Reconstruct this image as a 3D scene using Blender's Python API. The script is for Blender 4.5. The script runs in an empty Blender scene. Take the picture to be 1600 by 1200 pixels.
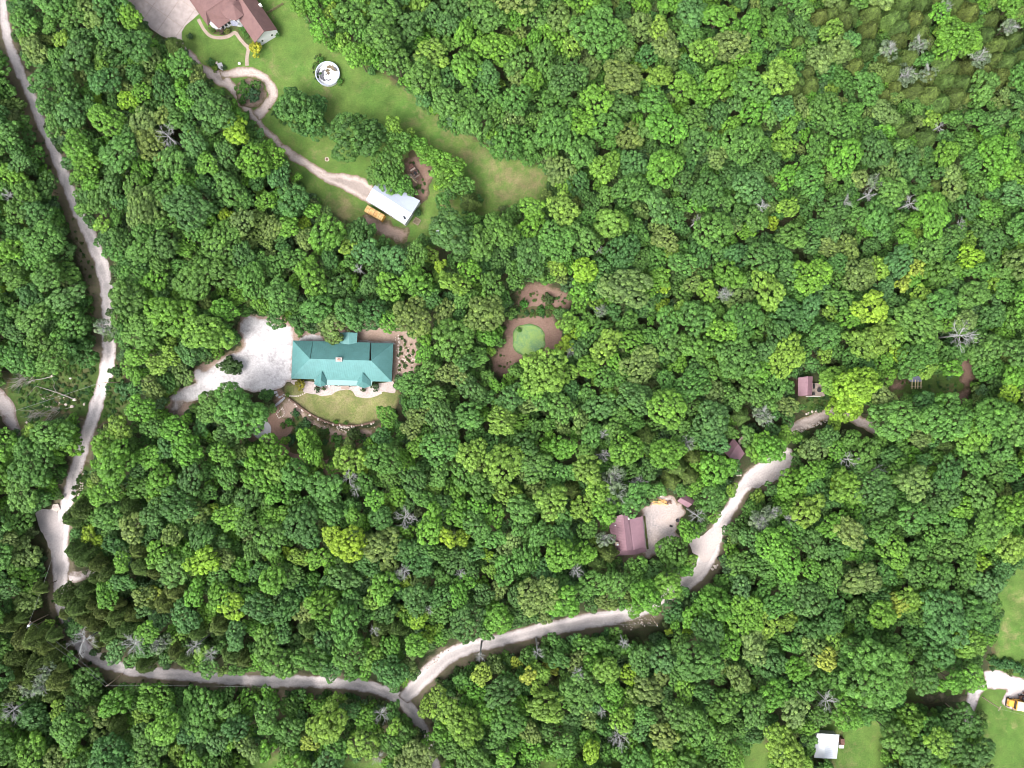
import bpy, bmesh, math, random
import numpy as np
from mathutils import Vector, Matrix
from mathutils.geometry import delaunay_2d_cdt
C = bpy.context.scene.collection
S = bpy.context.scene
R = math.radians
rng = np.random.default_rng(11)
random.seed(11)

# ------------------------------------------------------------------ camera, sky, sun, exposure
CAMH, FPX = 200.0, 1111.0
cam = bpy.data.cameras.new('camera'); cam.sensor_width = 36.0; cam.lens = FPX/1600*36.0
cam.clip_start = 1.0; cam.clip_end = 6000.0
cam_o = bpy.data.objects.new('camera', cam); C.objects.link(cam_o); cam_o.location = (0, 0, CAMH)
S.camera = cam_o
SUN_AZ, SUN_EL = 220.0, 54.0
wd = bpy.data.worlds.new('World'); S.world = wd; wd.use_nodes = True
nt = wd.node_tree; bg = nt.nodes['Background']; bg.inputs[1].default_value = 0.15
sky = nt.nodes.new('ShaderNodeTexSky'); sky.sky_type = 'NISHITA'; sky.sun_disc = False
sky.sun_elevation = R(SUN_EL); sky.sun_rotation = R(SUN_AZ); sky.air_density = 1.0; sky.dust_density = 3.0; sky.ozone_density = 0.6
bw = nt.nodes.new('ShaderNodeRGBToBW'); nt.links.new(sky.outputs[0], bw.inputs[0])        # thin white overcast over the blue
mxs = nt.nodes.new('ShaderNodeMix'); mxs.data_type = 'RGBA'; mxs.inputs[0].default_value = 0.75
nt.links.new(sky.outputs[0], mxs.inputs[6]); nt.links.new(bw.outputs[0], mxs.inputs[7]); nt.links.new(mxs.outputs[2], bg.inputs[0])
sl = bpy.data.lights.new('sun', 'SUN'); sl.energy = 1.15; sl.angle = R(40); sl.color = (1.0, 0.955, 0.90)
so = bpy.data.objects.new('sun', sl); C.objects.link(so)
sd = Vector((math.sin(R(SUN_AZ))*math.cos(R(SUN_EL)), math.cos(R(SUN_AZ))*math.cos(R(SUN_EL)), math.sin(R(SUN_EL))))
so.rotation_euler = sd.to_track_quat('Z', 'Y').to_euler(); so.location = sd*300
S.view_settings.view_transform = 'Standard'; S.view_settings.look = 'None'
S.view_settings.gamma = 1.0; S.view_settings.exposure = 1.85
S.cycles.filter_width = 1.0
S.view_settings.use_curve_mapping = False

def W(px, py, h=0.0):
    k = (CAMH-h)/FPX
    return ((px-800.0)*k, (600.0-py)*k, h)
M = CAMH/FPX            # metres per photo pixel at the ground

# ------------------------------------------------------------------ node material helpers
class NB:
    def __init__(s, name):
        s.m = bpy.data.materials.new(name); s.m.use_nodes = True; s.t = s.m.node_tree
        s.p = s.t.nodes['Principled BSDF']; s.out = s.t.nodes['Material Output']
        s.p.inputs['Specular IOR Level'].default_value = 0.25
        s.p.inputs['Roughness'].default_value = 0.85
    def n(s, typ, **kw):
        x = s.t.nodes.new(typ)
        for k, v in kw.items(): setattr(x, k, v)
        return x
    def set(s, sock, v):
        if isinstance(v, bpy.types.NodeSocket): s.t.links.new(v, sock)
        elif isinstance(v, (tuple, list)): sock.default_value = tuple(v)+((1.0,) if len(v) == 3 and len(sock.default_value) == 4 else ())
        else: sock.default_value = v
    def coords(s):
        if not hasattr(s, 'tc'): s.tc = s.n('ShaderNodeTexCoord').outputs['Object']
        return s.tc
    def noise(s, scale, detail=4.0, rough=0.6, dist=0.0, vec=None):
        x = s.n('ShaderNodeTexNoise'); s.set(x.inputs['Vector'], vec or s.coords())
        x.inputs['Scale'].default_value = scale; x.inputs['Detail'].default_value = detail
        x.inputs['Roughness'].default_value = rough; x.inputs['Distortion'].default_value = dist
        return x.outputs['Fac']
    def mr(s, v, a, b, c=0.0, d=1.0):
        x = s.n('ShaderNodeMapRange'); s.set(x.inputs[0], v)
        for i, q in enumerate((a, b, c, d)): s.set(x.inputs[i+1], q)
        return x.outputs[0]
    def math(s, op, a, b=0.0, clamp=False):
        x = s.n('ShaderNodeMath', operation=op, use_clamp=clamp); s.set(x.inputs[0], a); s.set(x.inputs[1], b)
        return x.outputs[0]
    def mix(s, f, a, b, typ='MIX'):
        x = s.n('ShaderNodeMix', data_type='RGBA', blend_type=typ); s.set(x.inputs[0], f)
        s.set(x.inputs[6], a); s.set(x.inputs[7], b); return x.outputs[2]
    def attr(s, name, typ='GEOMETRY', out='Fac'):
        x = s.n('ShaderNodeAttribute', attribute_name=name, attribute_type=typ); return x.outputs[out]
    def col(s, v): s.set(s.p.inputs['Base Color'], v); return s
    def bump(s, h, strength=0.5, dist=0.1):
        x = s.n('ShaderNodeBump'); x.inputs['Strength'].default_value = strength; x.inputs['Distance'].default_value = dist
        s.set(x.inputs['Height'], h); s.t.links.new(x.outputs[0], s.p.inputs['Normal']); return s

def plain(name, c, rough=0.7, var=0.18, scale=2.0, metal=0.0, spec=0.3):
    b = NB(name); n = b.mr(b.noise(scale, 5), 0.3, 0.7, 1-var, 1+var)
    m = b.n('ShaderNodeVectorMath', operation='SCALE'); m.inputs[0].default_value = c; b.set(m.inputs[3], n)
    b.set(b.p.inputs['Base Color'], m.outputs[0]); b.p.inputs['Roughness'].default_value = rough
    b.p.inputs['Metallic'].default_value = metal; b.p.inputs['Specular IOR Level'].default_value = spec
    return b.m

def ground_mat(name, c1, c2, c3, edge_c, s1=0.25, s2=2.5, edge=True, tracks=0.0):
    b = NB(name); c1, c2, c3, edge_c = [tuple(v*1.02 for v in q) for q in (c1, c2, c3, edge_c)]
    a = b.mr(b.noise(s1, 5, 0.6, 0.4), 0.38, 0.62); d = b.mr(b.noise(s2, 4, 0.7), 0.35, 0.65)
    c = b.mix(a, c1, c2); c = b.mix(b.math('MULTIPLY', d, 0.7), c, c3)
    fine = b.mr(b.noise(3.2, 6, 0.9), 0.3, 0.7, 0.66, 1.28)
    if tracks:
        dm = b.math('ADD', b.attr('dm'), b.mr(b.noise(0.3, 3), 0.3, 0.7, -.35, .35)); w = b.math('ABSOLUTE', b.math('SUBTRACT', dm, 1.05))
        fine = b.math('MULTIPLY', fine, b.mr(w, 0.15, 0.75, 1.0+tracks, 1.0-tracks))
    v = b.n('ShaderNodeVectorMath', operation='SCALE'); b.set(v.inputs[0], c); b.set(v.inputs[3], fine); c = v.outputs[0]
    if edge:
        e = b.math('ADD', b.attr('edge'), b.mr(b.noise(0.9, 5, 0.75), 0.2, 0.8, -0.55, 0.55))
        c = b.mix(b.mr(e, 0.05, 0.6), edge_c, c)
    b.col(c); b.bump(b.noise(5.0, 4, 0.8), 0.5, 0.08)
    return b.m

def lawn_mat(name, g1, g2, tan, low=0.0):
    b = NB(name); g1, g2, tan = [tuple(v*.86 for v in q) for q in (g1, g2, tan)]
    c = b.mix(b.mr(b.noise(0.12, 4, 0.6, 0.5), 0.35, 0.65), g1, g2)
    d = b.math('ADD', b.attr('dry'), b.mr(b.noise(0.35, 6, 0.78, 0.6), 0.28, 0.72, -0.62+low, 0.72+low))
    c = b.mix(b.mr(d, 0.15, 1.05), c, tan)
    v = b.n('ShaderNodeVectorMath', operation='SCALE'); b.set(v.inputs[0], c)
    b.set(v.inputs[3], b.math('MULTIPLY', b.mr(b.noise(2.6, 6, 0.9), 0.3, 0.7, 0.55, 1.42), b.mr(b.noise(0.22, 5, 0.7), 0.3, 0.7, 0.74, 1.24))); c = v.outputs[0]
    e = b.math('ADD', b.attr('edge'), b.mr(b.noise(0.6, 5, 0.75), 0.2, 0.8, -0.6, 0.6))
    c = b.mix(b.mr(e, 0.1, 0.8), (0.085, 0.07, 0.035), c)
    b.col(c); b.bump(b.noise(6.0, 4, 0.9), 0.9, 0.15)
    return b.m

MT = {}
b = NB('forest_floor')
c = b.mix(b.mr(b.noise(0.15, 5), 0.35, 0.65), (0.035, 0.045, 0.018), (0.075, 0.055, 0.035))
c = b.mix(b.mr(b.noise(1.8, 5, 0.8), 0.4, 0.7), c, (0.03, 0.06, 0.015)); b.col(c); b.bump(b.noise(2.0, 5, 0.8), 1.0, 0.3); MT['floor'] = b.m
MT['verge'] = ground_mat('leaf_strewn_dirt', (0.20, 0.15, 0.115), (0.15, 0.115, 0.085), (0.10, 0.12, 0.045), (0.05, 0.05, 0.025), 0.2, 1.6)
MT['gravel'] = ground_mat('pale_gravel', (0.50, 0.445, 0.43), (0.42, 0.37, 0.36), (0.60, 0.54, 0.525), (0.19, 0.145, 0.115), tracks=.13)
MT['gravel_grey'] = ground_mat('grey_gravel', (0.34, 0.31, 0.31), (0.42, 0.37, 0.36), (0.27, 0.23, 0.22), (0.16, 0.12, 0.1))
MT['yard_gravel'] = ground_mat('pinkish_yard_gravel', (0.42, 0.34, 0.305), (0.25, 0.225, 0.225), (0.48, 0.41, 0.385), (0.2, 0.14, 0.1), 0.16, 2.0)
MT['flat_grey'] = ground_mat('packed_grey_gravel', (0.46, 0.42, 0.42), (0.52, 0.46, 0.45), (0.29, 0.25, 0.24), (0.16, 0.12, 0.1), edge=False)
MT['flat_tan'] = ground_mat('packed_tan_gravel', (0.47, 0.40, 0.37), (0.40, 0.34, 0.33), (0.54, 0.47, 0.45), (0.2, 0.14, 0.1), edge=False)
MT['bed_stone'] = ground_mat('pale_pink_bed_stone', (0.40, 0.335, 0.315), (0.31, 0.25, 0.23), (0.48, 0.42, 0.40), (0.2, 0.14, 0.1), 0.5, 2.0, edge=False)
MT['track'] = ground_mat('tan_track_gravel', (0.38, 0.31, 0.28), (0.30, 0.24, 0.21), (0.46, 0.39, 0.355), (0.2, 0.15, 0.09), tracks=.2)
MT['white_gravel'] = ground_mat('white_crushed_stone', (0.56, 0.53, 0.535), (0.33, 0.305, 0.31), (0.66, 0.63, 0.635), (0.33, 0.27, 0.245), 0.22, 1.3)
MT['dirt'] = ground_mat('pink_bare_dirt', (0.30, 0.205, 0.175), (0.37, 0.27, 0.235), (0.21, 0.165, 0.11), (0.1, 0.085, 0.04), 0.3, 2.5)
MT['mulch'] = ground_mat('red_brown_mulch', (0.20, 0.115, 0.098), (0.25, 0.155, 0.13), (0.13, 0.10, 0.06), (0.07, 0.06, 0.03), 0.3, 2.5)
MT['path'] = ground_mat('tan_path_concrete', (0.31, 0.235, 0.20), (0.26, 0.20, 0.165), (0.35, 0.28, 0.24), (0.3, 0.24, 0.17), 0.4, 3.0, edge=False)
MT['concrete'] = plain('pale_concrete', (0.36, 0.305, 0.29), 0.85, 0.18, 0.6)
MT['patio'] = plain('patio_concrete', (0.33, 0.325, 0.345), 0.85, 0.1, 1.0)
MT['lawn'] = lawn_mat('mown_lawn', (0.088, 0.175, 0.032), (0.125, 0.20, 0.042), (0.24, 0.20, 0.10))
MT['lawn_thin'] = lawn_mat('thin_dry_lawn', (0.15, 0.19, 0.05), (0.20, 0.21, 0.075), (0.30, 0.25, 0.13), 0.28)
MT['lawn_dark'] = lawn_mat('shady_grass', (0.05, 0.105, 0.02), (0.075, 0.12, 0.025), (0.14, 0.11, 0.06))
MT['field'] = lawn_mat('hay_field', (0.085, 0.175, 0.03), (0.115, 0.19, 0.04), (0.27, 0.25, 0.11))

def metal_roof(name, c, rough=0.45, var=0.12):
    b = NB(name); n = b.math('MULTIPLY', b.mr(b.noise(0.45, 6, 0.7, 1.0), 0.3, 0.7, 1-var, 1+var), b.mr(b.noise(4.0, 5, 0.85), 0.3, 0.7, 1-var*.6, 1+var*.6))
    m = b.n('ShaderNodeVectorMath', operation='SCALE'); m.inputs[0].default_value = c; b.set(m.inputs[3], n)
    b.set(b.p.inputs['Base Color'], m.outputs[0]); b.p.inputs['Roughness'].default_value = rough
    b.p.inputs['Specular IOR Level'].default_value = 0.45
    return b.m
MT['teal'] = metal_roof('teal_metal', (0.088, 0.212, 0.208), 0.42)
MT['mauve_metal'] = metal_roof('mauve_metal', (0.225, 0.13, 0.155), 0.42)
MT['white_metal'] = metal_roof('white_metal', (0.36, 0.395, 0.48), 0.4, 0.05)
MT['bright_metal'] = metal_roof('bright_white_metal', (0.62, 0.64, 0.68), 0.4, 0.05)
MT['dark_metal'] = metal_roof('dark_slate_metal', (0.11, 0.12, 0.17), 0.4)
b = NB('mauve_shingle')
c = b.mix(b.mr(b.noise(0.6, 6, 0.7), 0.35, 0.65), (0.155, 0.088, 0.085), (0.115, 0.066, 0.066))
c = b.mix(b.mr(b.noise(7, 3, 0.9), 0.35, 0.65, 0, 0.5), c, (0.19, 0.115, 0.105)); b.col(c); b.bump(b.noise(8, 3), 0.4, 0.05); MT['shingle'] = b.m
MT['white_wall'] = plain('white_siding', (0.62, 0.62, 0.64), 0.7, 0.04, 1.0)
MT['tan_wall'] = plain('tan_siding', (0.38, 0.31, 0.24), 0.8, 0.08, 1.0)
MT['brown_wall'] = plain('brown_siding', (0.16, 0.1, 0.075), 0.8, 0.1, 1.0)
MT['stone_wall'] = plain('stone_veneer', (0.3, 0.25, 0.21), 0.9, 0.3, 1.5)
MT['glass'] = plain('window_glass', (0.03, 0.035, 0.045), 0.12, 0.05, 1.0, spec=0.6)
MT['white_trim'] = plain('white_trim', (0.72, 0.70, 0.68), 0.6, 0.04)
MT['brick'] = plain('chimney_brick', (0.33, 0.16, 0.12), 0.9, 0.25, 3)
MT['rock'] = plain('pale_limestone', (0.56, 0.48, 0.43), 0.9, 0.25, 1.4)
MT['timber'] = plain('pale_timber', (0.55, 0.45, 0.27), 0.8, 0.15, 2)
MT['orange_timber'] = plain('fresh_sawn_timber', (0.62, 0.37, 0.15), 0.8, 0.22, 2)
MT['old_timber'] = plain('weathered_grey_timber', (0.26, 0.21, 0.18), 0.9, 0.3, 2)
MT['pole'] = plain('tan_pole_wood', (0.42, 0.33, 0.24), 0.9, 0.15, 3)
MT['wire'] = plain('cable', (0.30, 0.31, 0.31), 0.6, 0.05)
MT['bark'] = plain('bark', (0.11, 0.085, 0.065), 0.95, 0.3, 2)
MT['deadwood'] = plain('bleached_deadwood', (0.30, 0.30, 0.295), 0.95, 0.2, 1.5)
MT['log'] = plain('weathered_log', (0.27, 0.25, 0.23), 0.95, 0.2, 1.5)
MT['dark'] = plain('dark_rubber', (0.025, 0.025, 0.028), 0.7, 0.2)
MT['dark_debris'] = plain('wet_leaf_debris', (0.10, 0.10, 0.115), 0.9, 0.35, 1.2)
MT['brown_debris'] = plain('brown_leaf_debris', (0.13, 0.105, 0.07), 0.95, 0.4, 1.5)
MT['rust'] = plain('rusty_iron', (0.14, 0.075, 0.06), 0.9, 0.35, 2)
MT['yellow'] = plain('yellow_paint', (0.62, 0.33, 0.06), 0.5, 0.12, 0.8)
MT['cream'] = plain('cream_paint', (0.80, 0.72, 0.50), 0.5, 0.05, 0.8)
b = NB('rust_streaked_yellow')
c = b.mix(b.mr(b.noise(1.3, 6, 0.75, 0.8), 0.42, 0.62), (0.70, 0.50, 0.22), (0.42, 0.19, 0.06)); b.col(c); MT['rusty_yellow'] = b.m
b = NB('algae_covered_water')
c = b.mix(b.mr(b.noise(0.35, 6, 0.65, 0.5), 0.36, 0.62), (0.09, 0.18, 0.085), (0.18, 0.28, 0.07))
c = b.mix(b.mr(b.noise(2.5, 5, 0.8), 0.5, 0.7), c, (0.24, 0.32, 0.11))
e = b.math('ADD', b.attr('edge'), b.mr(b.noise(0.7, 5, 0.75), 0.2, 0.8, -0.5, 0.5))
c = b.mix(b.mr(e, 0.0, 0.6), (0.05, 0.10, 0.02), c); b.col(c); b.p.inputs['Roughness'].default_value = 0.35; MT['pond'] = b.m

def foliage(name, trans=0.16, rough=0.6, yshift=0.5):
    b = NB(name)
    tint = b.attr('tint', 'INSTANCER', 'Vector'); var = b.attr('var'); clv = b.attr('clv')
    k = b.math('ADD', b.math('MULTIPLY', var, 0.42), b.math('MULTIPLY', clv, 0.34)); k = b.math('ADD', k, 1.0)
    v = b.n('ShaderNodeVectorMath', operation='SCALE'); b.set(v.inputs[0], tint); b.set(v.inputs[3], k)
    y = b.n('ShaderNodeVectorMath', operation='MULTIPLY'); b.set(y.inputs[0], v.outputs[0]); y.inputs[1].default_value = (1.25, 1.15, 0.9)
    c = b.mix(b.math('MULTIPLY', b.mr(clv, 0.0, 1.0), yshift, True), v.outputs[0], y.outputs[0])
    b.col(c); b.p.inputs['Roughness'].default_value = rough; b.p.inputs['Specular IOR Level'].default_value = 0.3
    tr = b.n('ShaderNodeBsdfTranslucent'); b.set(tr.inputs[0], c)
    mx = b.n('ShaderNodeMixShader'); mx.inputs[0].default_value = trans
    b.t.links.new(b.p.outputs[0], mx.inputs[1]); b.t.links.new(tr.outputs[0], mx.inputs[2]); b.t.links.new(mx.outputs[0], b.out.inputs[0])
    return b.m
MT['leaf'] = foliage('broadleaf_foliage')
MT['cedar'] = foliage('cedar_foliage', 0.15, 0.8, 0.15)

# ------------------------------------------------------------------ mesh helpers
ORG = {}
def tag(o, label=None, cat=None, group=None, kind=None):
    if label: o['label'] = label
    if cat: o['category'] = cat
    if group: o['group'] = group
    if kind: o['kind'] = kind
    return o
def root(name, loc, label, cat, group=None):
    o = bpy.data.objects.new(name, None); C.objects.link(o); o.location = loc; o.empty_display_size = 0.5
    ORG[o.name] = Vector(loc); return tag(o, label, cat, group)
class MB:
    def __init__(s): s.v = []; s.f = []
    def add(s, vs, fs):
        k = len(s.v); s.v += [tuple(v) for v in vs]; s.f += [tuple(i+k for i in f) for f in fs]; return s
    def box(s, c, size, rz=0.0, taper=1.0):
        x, y, z = size[0]/2, size[1]/2, size[2]/2; cr, sr = math.cos(rz), math.sin(rz); vs = []
        for dz, t in ((-z, 1.0), (z, taper)):
            for dx, dy in ((-x, -y), (x, -y), (x, y), (-x, y)):
                dx *= t; dy *= t; vs.append((c[0]+dx*cr-dy*sr, c[1]+dx*sr+dy*cr, c[2]+dz))
        return s.add(vs, [(3, 2, 1, 0), (4, 5, 6, 7), (0, 1, 5, 4), (1, 2, 6, 5), (2, 3, 7, 6), (3, 0, 4, 7)])
    def beam(s, a, b2, w, h):
        a = Vector(a); b2 = Vector(b2); d = (b2-a); L = d.length; d.normalize()
        up = Vector((0, 0, 1)) if abs(d.z) < 0.95 else Vector((1, 0, 0))
        sx = d.cross(up).normalized()*w/2; sz = sx.cross(d).normalized()*h/2
        vs = [a-sx-sz, a+sx-sz, a+sx+sz, a-sx+sz, b2-sx-sz, b2+sx-sz, b2+sx+sz, b2-sx+sz]
        return s.add(vs, [(0, 1, 2, 3), (7, 6, 5, 4), (0, 4, 5, 1), (1, 5, 6, 2), (2, 6, 7, 3), (3, 7, 4, 0)])
    def tube(s, a, b2, r0, r1, n=6, cap=True):
        a = Vector(a); b2 = Vector(b2); d = (b2-a).normalized()
        up = Vector((0, 0, 1)) if abs(d.z) < 0.9 else Vector((1, 0, 0))
        x = d.cross(up).normalized(); y = d.cross(x)
        vs = []
        for p, r in ((a, r0), (b2, r1)):
            for i in range(n):
                t = 2*math.pi*i/n; vs.append(p+x*math.cos(t)*r+y*math.sin(t)*r)
        fs = [(i, (i+1) % n, n+(i+1) % n, n+i) for i in range(n)]
        if cap: fs += [tuple(range(n-1, -1, -1)), tuple(range(n, 2*n))]
        return s.add(vs, fs)
    def prism(s, poly, z0, z1):
        n = len(poly); vs = [(p[0], p[1], z0) for p in poly]+[(p[0], p[1], z1) for p in poly]
        return s.add(vs, [tuple(range(n-1, -1, -1)), tuple(range(n, 2*n))]+[(i, (i+1) % n, n+(i+1) % n, n+i) for i in range(n)])
    def slab(s, pts, th=0.12):      # a sloping polygon with thickness, pts are 3D
        n = len(pts); P = [Vector(p) for p in pts]
        nn = Vector((0, 0, 0))
        for i in range(n): nn += P[i].cross(P[(i+1) % n])
        if nn.z < 0: P.reverse()
        vs = P+[p-Vector((0, 0, th)) for p in P]
        return s.add(vs, [tuple(range(n)), tuple(range(2*n-1, n-1, -1))]+[(i, n+i, n+(i+1) % n, (i+1) % n) for i in range(n)])
    def build(s, name, mat, parent=None, smooth=False, loc=None, bevel=0.0):
        me = bpy.data.meshes.new(name); org = Vector(loc) if loc is not None else (ORG[parent.name] if parent else Vector((0, 0, 0)))
        me.from_pydata([tuple(Vector(v)-org) for v in s.v], [], s.f)
        me.materials.append(MT[mat] if isinstance(mat, str) else mat)
        bm = bmesh.new(); bm.from_mesh(me); bmesh.ops.recalc_face_normals(bm, faces=bm.faces)
        if bevel: bmesh.ops.bevel(bm, geom=bm.edges[:], offset=bevel, segments=2, affect='EDGES')
        bm.to_mesh(me); bm.free()
        if smooth: me.polygons.foreach_set('use_smooth', [True]*len(me.polygons))
        o = bpy.data.objects.new(name, me); C.objects.link(o)
        if parent: o.parent = parent
        else: o.location = org
        ORG[o.name] = org
        return o
def share(name, me, parent, loc=(0, 0, 0), rz=0.0, sc=(1, 1, 1)):
    o = bpy.data.objects.new(name, me); C.objects.link(o); o.parent = parent; o.location = loc; o.rotation_euler = (0, 0, rz)
    o.scale = sc; return o

# ------------------------------------------------------------------ ground sheets
def smooth_closed(P, step=1.0):
    P = np.array(P, float); n = len(P); out = []
    for i in range(n):
        p0, p1, p2, p3 = P[i-1], P[i], P[(i+1) % n], P[(i+2) % n]
        L = np.hypot(*(p2-p1)); k = max(1, int(L/step))
        for j in range(k):
            t = j/k
            out.append(0.5*((2*p1)+(-p0+p2)*t+(2*p0-5*p1+4*p2-p3)*t*t+(-p0+3*p1-3*p2+p3)*t**3))
    return np.array(out)
def vnoise(n, k, r):
    a = r.normal(0, 1, n); w = np.hanning(k+2)[1:-1]; w /= w.sum()
    a = np.convolve(np.concatenate([a, a, a]), w, 'same')[n:2*n]; return a/(a.std()+1e-9)
def inside(P, x, y):
    c = np.zeros(len(x), bool); n = len(P); j = n-1
    for i in range(n):
        xi, yi, xj, yj = P[i][0], P[i][1], P[j][0], P[j][1]
        if yi != yj: c ^= ((yi > y) != (yj > y)) & (x < (xj-xi)*(y-yi)/(yj-yi)+xi)
        j = i
    return c
def sheet(name, poly, z, mat, amp=0.22, cell=1.6, edgew=1.6, dry=(), smooth=True, parent=None, seed=1):
    r = np.random.default_rng(seed+len(poly)*7)
    P = smooth_closed(poly, 3.0) if smooth else np.array(poly, float)
    B = np.array([W(a, b2)[:2] for a, b2 in P])
    if amp > 0:
        n = len(B); tg = np.roll(B, -1, 0)-np.roll(B, 1, 0); nm = np.stack([tg[:, 1], -tg[:, 0]], 1); nm /= np.linalg.norm(nm, axis=1)[:, None]+1e-9
        B = B+nm*(amp*(0.7*vnoise(n, 5, r)+0.5*vnoise(n, 2, r)))[:, None]
    x0, y0 = B.min(0); x1, y1 = B.max(0)
    gx, gy = np.meshgrid(np.arange(x0, x1, cell), np.arange(y0, y1, cell)); gx = gx.ravel()+r.uniform(-.2, .2, gx.size)*cell; gy = gy.ravel()+r.uniform(-.2, .2, gy.size)*cell
    k = inside(B, gx, gy); G = np.stack([gx[k], gy[k]], 1)
    if len(G):
        d = np.array([np.sqrt(((B-g)**2).sum(1).min()) for g in G]); G = G[d > 0.35*min(cell, edgew)]; d = d[d > 0.35*min(cell, edgew)]
    vs = [Vector(p) for p in B]+[Vector(p) for p in G]; nb = len(B)
    ov, oe, of, _, _, _ = delaunay_2d_cdt(vs, [], [list(range(nb))], 1, 1e-4)
    me = bpy.data.meshes.new(name); V = [(v.x, v.y, z) for v in ov]
    me.from_pydata(V, [], [tuple(f) for f in of]); me.materials.append(MT[mat] if isinstance(mat, str) else mat)
    A = np.array([(v[0], v[1]) for v in V])
    ed = np.array([np.sqrt(((B-g)**2).sum(1).min()) for g in A])
    at = me.attributes.new('dm', 'FLOAT', 'POINT'); at.data.foreach_set('value', ed.astype(np.float32))
    ed = np.clip(ed/edgew, 0, 1)
    at = me.attributes.new('edge', 'FLOAT', 'POINT'); at.data.foreach_set('value', ed.astype(np.float32))
    dr = np.zeros(len(A))
    for (px, py, rad, w) in dry:
        q = W(px, py); dd = ((A-np.array(q[:2]))**2).sum(1)/(rad*M)**2; dr += w*.55*np.exp(-dd)
    at = me.attributes.new('dry', 'FLOAT', 'POINT'); at.data.foreach_set('value', dr.astype(np.float32))
    bm = bmesh.new(); bm.from_mesh(me); bmesh.ops.recalc_face_normals(bm, faces=bm.faces)
    if bm.faces and bm.faces[:][0].normal.z < 0: bmesh.ops.reverse_faces(bm, faces=bm.faces)
    bm.to_mesh(me); bm.free()
    o = bpy.data.objects.new(name, me); C.objects.link(o)
    if parent: o.parent = parent
    else: o['kind'] = 'structure'
    return o
def ribbon(pts, step=6.0):      # (px,py,width px) centre line -> polygon in photo pixels
    P = np.array(pts, float); Q = []
    for i in range(len(P)-1):
        p0 = P[max(i-1, 0)]; p1 = P[i]; p2 = P[i+1]; p3 = P[min(i+2, len(P)-1)]; k = max(1, int(np.hypot(*(p2-p1)[:2])/step))
        for j in range(k):
            t = j/k; Q.append(0.5*((2*p1)+(-p0+p2)*t+(2*p0-5*p1+4*p2-p3)*t*t+(-p0+3*p1-3*p2+p3)*t**3))
    Q.append(P[-1]); Q = np.array(Q); T = np.gradient(Q[:, :2], axis=0); T /= np.linalg.norm(T, axis=1)[:, None]
    N = np.stack([T[:, 1], -T[:, 0]], 1)
    return [tuple(a) for a in Q[:, :2]+N*Q[:, 2:3]/2]+[tuple(a) for a in (Q[:, :2]-N*Q[:, 2:3]/2)[::-1]]

g = MB().add([(-3000, -3000, 0), (3000, -3000, 0), (3000, 3000, 0), (-3000, 3000, 0)], [(0, 1, 2, 3)]).build('ground', 'floor'); g['kind'] = 'structure'

LEFT = [(2, -40, 15), (4, 0, 14), (7, 35, 15), (16, 75, 15), (30, 110, 15), (50, 155, 16), (68, 198, 17), (86, 240, 18), (104, 285, 20), (122, 330, 20), (142, 372, 21), (157, 410, 22), (166, 445, 22), (169, 480, 22), (170, 520, 23), (169, 560, 23), (162, 597, 23), (152, 630, 22), (141, 662, 22), (129, 700, 22), (118, 738, 22), (107, 778, 21), (98, 815, 24), (93, 860, 27), (95, 895, 28), (96, 935, 24), (108, 975, 22), (128, 1008, 22), (155, 1030, 22), (200, 1046, 20), (260, 1053, 19), (330, 1059, 19), (400, 1064, 19), (470, 1065, 20), (540, 1068, 20), (590, 1077, 19), (622, 1090, 20), (643, 1112, 19), (658, 1134, 18), (670, 1160, 16), (680, 1195, 15), (690, 1240, 15)]
sheet('road_verge', ribbon([(x+ox, y+oy, w) for (x, y, w), (ox, oy) in zip([(a, b2, 46) for a, b2, _ in LEFT], [(-4, 0)]*4+[(-6, 0)]*4+[(-10, 0)]*8+[(0, 0)]*9+[(0, 0)]*2+[(-2, 4)]*6+[(0, 8)]*9)]), 0.012, 'verge', 0.5, 2.2, 1.5)
sheet('gravel_road', ribbon(LEFT), 0.030, 'gravel', 0.16, .75, 0.8, seed=3)
SPUR = [(630, 1094, 20), (643, 1080, 24), (660, 1062, 26), (682, 1040, 26), (708, 1022, 24), (742, 1010, 22), (790, 998, 21), (840, 986, 22), (890, 976, 24), (935, 968, 25), (975, 961, 24), (1010, 950, 22), (1040, 933, 22), (1068, 915, 24), (1092, 892, 28), (1108, 862, 30), (1118, 838, 26), (1131, 812, 20), (1146, 786, 19), (1158, 764, 22), (1178, 746, 28), (1202, 732, 36), (1224, 716, 30), (1232, 700, 14)]
sheet('road_verge', ribbon([(x+1, y+6, w+22) for x, y, w in SPUR]), 0.016, 'verge', 0.5, 2.2, 1.5, seed=5)
sheet('gravel_road', ribbon(SPUR), 0.038, 'gravel', 0.16, .75, 0.8, seed=7)
sheet('gravel_turnout', [(1073, 842), (1098, 836), (1112, 826), (1130, 822), (1122, 850), (1102, 880), (1088, 866)], 0.048, 'flat_tan', 0.25, 1.2, .3, seed=9)
sheet('gravel_turnout', [(1162, 765), (1200, 755), (1224, 746), (1236, 728), (1237, 705), (1225, 712), (1200, 738), (1170, 752)], 0.048, 'flat_grey', 0.25, 1.2, .3, seed=10)
sheet('gravel_turnout', [(56, 803), (74, 795), (90, 800), (94, 850), (88, 872), (78, 858), (64, 828)], 0.048, 'flat_grey', 0.15, 1.2, .3, seed=11)
sheet('gravel_track', ribbon([(100, 905, 18), (125, 900, 17), (150, 892, 13), (172, 880, 12), (196, 850, 12), (225, 790, 12), (240, 735, 11), (258, 680, 12), (272, 640, 14), (290, 612, 26)]), 0.024, 'gravel', 0.2, seed=12)
sheet('side_road', ribbon([(-40, 590, 28), (-10, 615, 28), (8, 635, 27), (18, 660, 20), (35, 680, 11), (60, 710, 10)]), 0.03, 'gravel_grey', 0.2, seed=13)
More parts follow.
